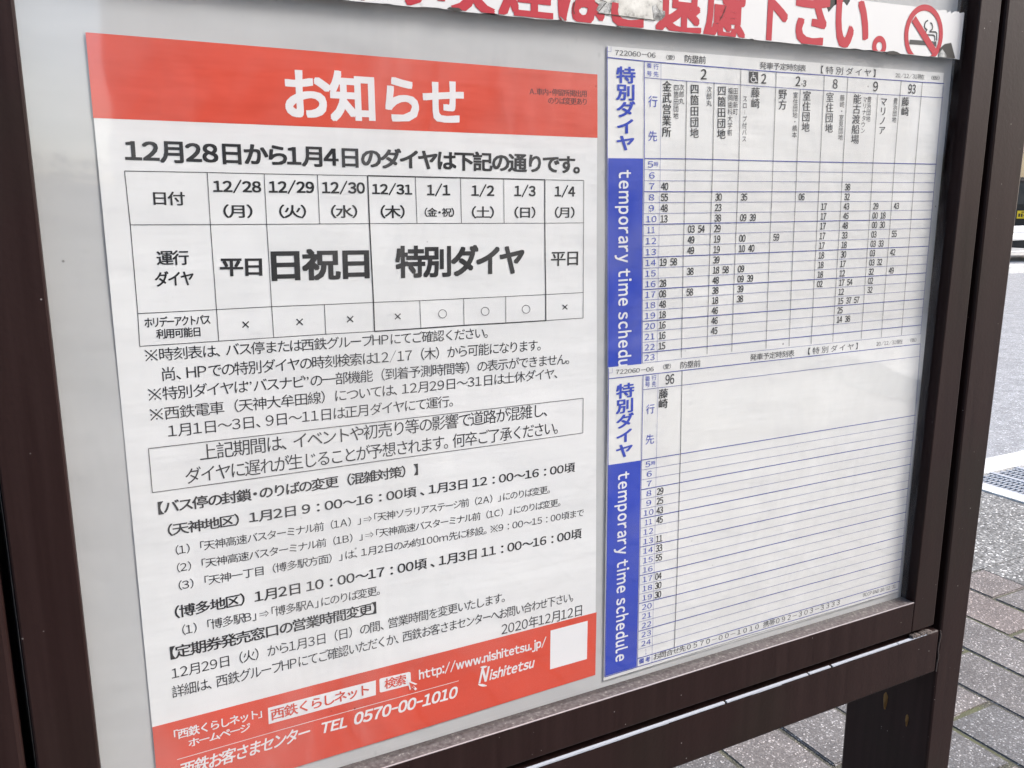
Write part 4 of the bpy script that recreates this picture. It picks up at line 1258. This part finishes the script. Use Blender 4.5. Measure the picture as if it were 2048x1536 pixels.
def building(name, label, x0, x1, yf, depth, H, wallm, face, floors, nwin, ground=True, g_h=3.2):
    """face = +1: the front looks towards +Y, -1 towards -Y; the front wall stands at y = yf"""
    b = thing(name, label, 'building', ((x0+x1)/2, yf, 0))
    bm = bmesh.new(); holes = []
    # front wall built from piers and spandrels so that the windows are real openings
    wall_t = 0.25
    ya, yb = (yf-wall_t, yf) if face > 0 else (yf, yf+wall_t)
    fh = (H-g_h)/max(floors, 1)
    cw = (x1-x0)/nwin
    for f in range(floors):
        z0 = g_h+f*fh
        bm_box(bm, x0, x1, ya, yb, z0, z0+fh*0.3)
        bm_box(bm, x0, x1, ya, yb, z0+fh*0.82, z0+fh)
        for k in range(nwin+1):
            xa = max(x0, x0+k*cw-cw*0.22); xb = min(x1, x0+k*cw+cw*0.22)
            bm_box(bm, xa, xb, ya+.001, yb-.001, z0+fh*0.3, z0+fh*0.82)
    bm_box(bm, x0, x1, ya, yb, g_h*0.86, g_h)
    for k in range(nwin//2+1):
        xc = x0+k*(x1-x0)/(nwin//2)
        bm_box(bm, max(x0, xc-.3), min(x1, xc+.3), ya+.001, yb-.001, -0.1, g_h*0.86)
    yc = ya-depth+wall_t if face > 0 else yb+depth-wall_t
    lo, hi = sorted((yc, ya if face > 0 else yb))
    bm_box(bm, x0, x0+0.2, lo, hi, -0.1, H); bm_box(bm, x1-0.2, x1, lo, hi, -0.1, H)
    bm_box(bm, x0+0.2, x1-0.2, (lo if face > 0 else hi-0.2), (lo+0.2 if face > 0 else hi), -0.1, H)
    bm_obj('wall', bm, wallm, b)
    box('roof', x0-0.15, x1+0.15, min(lo, yf, yf+face*.15), max(hi, yf, yf+face*.15), H+.002, H+0.3, M_W2, b)
    wy = yf-face*0.14
    for f in range(floors):
        z0 = g_h+f*fh
        for k in range(nwin):
            xa = x0+k*cw+cw*0.225; xb = x0+(k+1)*cw-cw*0.225
            w_ = box('window', xa, xb, wy-.02, wy+.02, z0+fh*0.302, z0+fh*0.818, M_GLS, b)
            box('window_frame', (xa+xb)/2-.03, (xa+xb)/2+.03, wy-.035, wy+.035, z0+fh*0.302, z0+fh*0.818, M_ALU, w_)
    for k in range(nwin//2):
        xa = x0+k*(x1-x0)/(nwin//2)+.302; xb = x0+(k+1)*(x1-x0)/(nwin//2)-.302
        w_ = box('shop_window', xa, xb, wy-.02, wy+.02, 0.35, g_h*0.858, M_GLS, b)
        box('shop_front_base', xa, xb, wy-.06, wy+.06, -0.1, 0.348, M_W2, b)
    return b
building('shop_building', 'cream tiled two storey building set back behind the pavement', 0.95, 7.2, -9.0, 8, 9.0, M_W1, 1, 2, 6)
building('office_building', 'grey rendered building to the left behind the pavement', -18, -2.5, -7.5, 8, 10.0, M_W2, 1, 2, 8)
building('apartment_building', 'low cream building behind the camera, added for a warm reflection in the pane', 12, 19.7, -16.0, 8, 7.5, M_W1, 1, 2, 4)  # unseen, added so that the pane mirrors a warm facade
building('office_building', 'grey rendered building behind the camera, added to block sky glare on the pane', 20.7, 36, -16.0, 8, 9.0, M_W2, 1, 2, 8)  # unseen, added to cut the sky glare mirrored at the upper right
hd = thing('hedge', 'clipped dark green hedge along the inner edge of the pavement', 'hedge', (4, -6.6, 0))
rh = random.Random(4); vs = []; fs = []
for k in range(14000):
    p = Vector((rh.uniform(-2.4, 16), rh.gauss(-6.6, .22), rh.uniform(0.05, 1.72)+rh.gauss(0, .03)))
    s_ = rh.uniform(.03, .06); a_ = Vector((rh.gauss(0, 1), rh.gauss(0, 1), rh.gauss(0, 1))).normalized()*s_; b_ = Vector((rh.gauss(0, 1), rh.gauss(0, 1), rh.gauss(0, 1))).cross(a_).normalized()*s_*.6
    n0 = len(vs); vs += [p-a_, p+b_, p+a_, p-b_]; fs.append((n0, n0+1, n0+2, n0+3))
M_LEAF0 = mat('hedge_leaf', (0.05, 0.075, 0.03), 0.6, 0.3)
tag(mesh_obj('foliage', vs, fs, M_LEAF0, hd), kind='stuff')
box('stem', -2.3, 15.9, -6.7, -6.5, 0.0, 1.5, mat('hedge_wood', (0.03, 0.028, 0.02), 0.9, 0.2), hd)
building('apartment_building', 'pale apartment block across the road', -6, 16, 15.0, 10, 15, M_W1, -1, 4, 8)
building('apartment_building', 'brown tiled block across the road', 17, 34, 14.6, 10, 12, M_W3, -1, 3, 8)
building('office_building', 'grey office block farther along the road', 35.5, 60, 15.2, 10, 18, M_W2, -1, 5, 8)

# guard rail along the far pavement
gr = thing('guard_rail', 'white guard rail along the far side of the road', 'guard rail', (20, 10.5, 0))
M_GR = mat('white_rail_paint', (0.75, 0.75, 0.74), 0.45, 0.5)
for k in range(26):
    x = 2+k*2
    bm = bmesh.new(); bmesh.ops.create_cone(bm, cap_ends=True, segments=10, radius1=0.057, radius2=0.057, depth=0.9, matrix=Matrix.Translation((x, 10.6, 0.55)))
    bm_obj('post', bm, M_GR, gr)
bm = bmesh.new()
for k in range(6):
    pass
prof = [(10.54, 0.62), (10.50, 0.66), (10.50, 0.72), (10.535, 0.76), (10.50, 0.80), (10.50, 0.87), (10.54, 0.91)]
va = [[bm.verts.new((x, a, b)) for a, b in prof] for x in (1.8, 52.2)]
for i in range(len(prof)-1): bm.faces.new([va[0][i], va[0][i+1], va[1][i+1], va[1][i]])
bm_obj('beam', bm, M_GR, gr)

# small van parked beyond the rail, its rear towards us
van = thing('parked_van', 'dark small van with a yellow number plate parked across the road', 'van', (19.4, 11.2, 0.12))
M_VAN = mat('dark_car_paint', (0.02, 0.022, 0.024), 0.25, 0.5)
M_TYRE = mat('tyre_rubber', (0.02, 0.02, 0.02), 0.85, 0.2)
def profile_body(name, pts, y0, y1, m, par, bev=0.05):
    bm = bmesh.new()
    a = [bm.verts.new((x, y0, z)) for x, z in pts]; b = [bm.verts.new((x, y1, z)) for x, z in pts]
    bm.faces.new(a); bm.faces.new(b[::-1])
    for i in range(len(pts)): bm.faces.new([a[i], a[(i+1) % len(pts)], b[(i+1) % len(pts)], b[i]])
    return bm_obj(name, bm, m, par, bev, 3)
vx = 18.33
body = profile_body('body', [(vx+.03, .42), (vx, .9), (vx+.05, 1.25), (vx+.16, 1.85), (vx+.4, 1.93), (vx+2.3, 1.93), (vx+2.75, 1.3), (vx+3.3, 1.12), (vx+3.36, .5), (vx+3.3, .38)], 10.75, 12.2, M_VAN, van)
profile_body('rear_window', [(vx+.045, 1.34), (vx+.125, 1.79), (vx+.145, 1.79), (vx+.065, 1.34)], 10.93, 12.02, M_GLS, van, 0.005)
box('side_window', vx+.5, vx+2.2, 10.743, 10.76, 1.32, 1.8, M_GLS, van)
box('bumper', vx-.06, vx+.1, 10.73, 12.22, .42, .68, M_VAN, van, .03)
pl = box('number_plate', vx-.035, vx-.02, 10.87, 11.20, 1.045, 1.21, mat('yellow_plate', (0.75, 0.55, 0.02), .5), van)
bm = bmesh.new()
for k, (yy, zz, ww, hh) in enumerate([(10.92, 1.08, .04, .07), (10.98, 1.08, .04, .07), (11.04, 1.105, .02, .014), (11.075, 1.08, .04, .07), (11.13, 1.08, .04, .07), (10.96, 1.17, .15, .02)]):
    bm_box(bm, vx-.038, vx-.036, yy, yy+ww, zz, zz+hh)
bm_obj('plate_marking', bm, M_BLACK, pl)
for yy in (10.76, 12.06):
    box('tail_lamp', vx-.01, vx+.03, yy, yy+.1, 1.25, 1.6, mat('red_lamp_glass', (0.4, 0.01, 0.01), .2), van, .01)
for xx in (vx+.62, vx+2.72):
    for yy in (10.86, 12.08):
        bm = bmesh.new(); bmesh.ops.create_cone(bm, cap_ends=True, segments=24, radius1=.27, radius2=.27, depth=.16, matrix=Matrix.Translation((xx, yy, .39)) @ Matrix.Rotation(R(90), 4, 'X'))
        wl = bm_obj('wheel', bm, M_TYRE, van, .015)
        bm = bmesh.new(); bmesh.ops.create_cone(bm, cap_ends=True, segments=20, radius1=.17, radius2=.17, depth=.18, matrix=Matrix.Translation((xx, yy, .39)) @ Matrix.Rotation(R(90), 4, 'X'))
        bm_obj('rim', bm, M_ALU, wl)

# street trees across the road
M_LEAF = mat('dark_foliage', (0.05, 0.08, 0.03), 0.6, 0.3)
M_BARK = mat('bark', (0.10, 0.075, 0.055), 0.9, 0.2)
def tree(x, y, h, label, seed):
    r_ = random.Random(seed)
    t = thing('street_tree', label, 'tree', (x, y, 0.12))
    bm = bmesh.new()
    def limb(a, b, r0, r1):
        a = Vector(a); b = Vector(b); d = (b-a); q = d.to_track_quat('Z', 'Y').to_matrix().to_4x4()
        bmesh.ops.create_cone(bm, cap_ends=True, segments=8, radius1=r0, radius2=r1, depth=d.length, matrix=Matrix.Translation((a+b)/2) @ q)
    limb((x, y, 0.1), (x+.05, y, h*.45), .14, .09)
    tips = []
    for k in range(7):
        a = k*0.9+r_.random(); e = (x+math.cos(a)*h*.2, y+math.sin(a)*h*.2, h*(.6+.25*r_.random()))
        limb((x+.05, y, h*(.33+.02*k)), e, .06, .02); tips.append(e)
    bm_obj('trunk', bm, M_BARK, t)
    vs = []; fs = []
    for k in range(2600):
        c = r_.choice(tips); 
        p = Vector((c[0]+r_.gauss(0, h*.09), c[1]+r_.gauss(0, h*.09), c[2]+r_.gauss(0, h*.09)))
        s = r_.uniform(.05, .11); a = Vector((r_.gauss(0, 1), r_.gauss(0, 1), r_.gauss(0, .6))).normalized()*s; b = Vector((r_.gauss(0, 1), r_.gauss(0, 1), r_.gauss(0, 1))).cross(a).normalized()*s*.6
        n0 = len(vs); vs += [p-a, p+b, p+a, p-b]; fs.append((n0, n0+1, n0+2, n0+3))
    tag(mesh_obj('crown', vs, fs, M_LEAF, t), kind='stuff')
tree(22.6, 12.9, 6.0, 'leafy street tree on the far pavement beyond the dark van', 1)
tree(12.5, 13.0, 5.5, 'leafy street tree before the pale apartment block', 2)
tree(33.0, 13.0, 6.5, 'leafy street tree before the grey office block', 3)
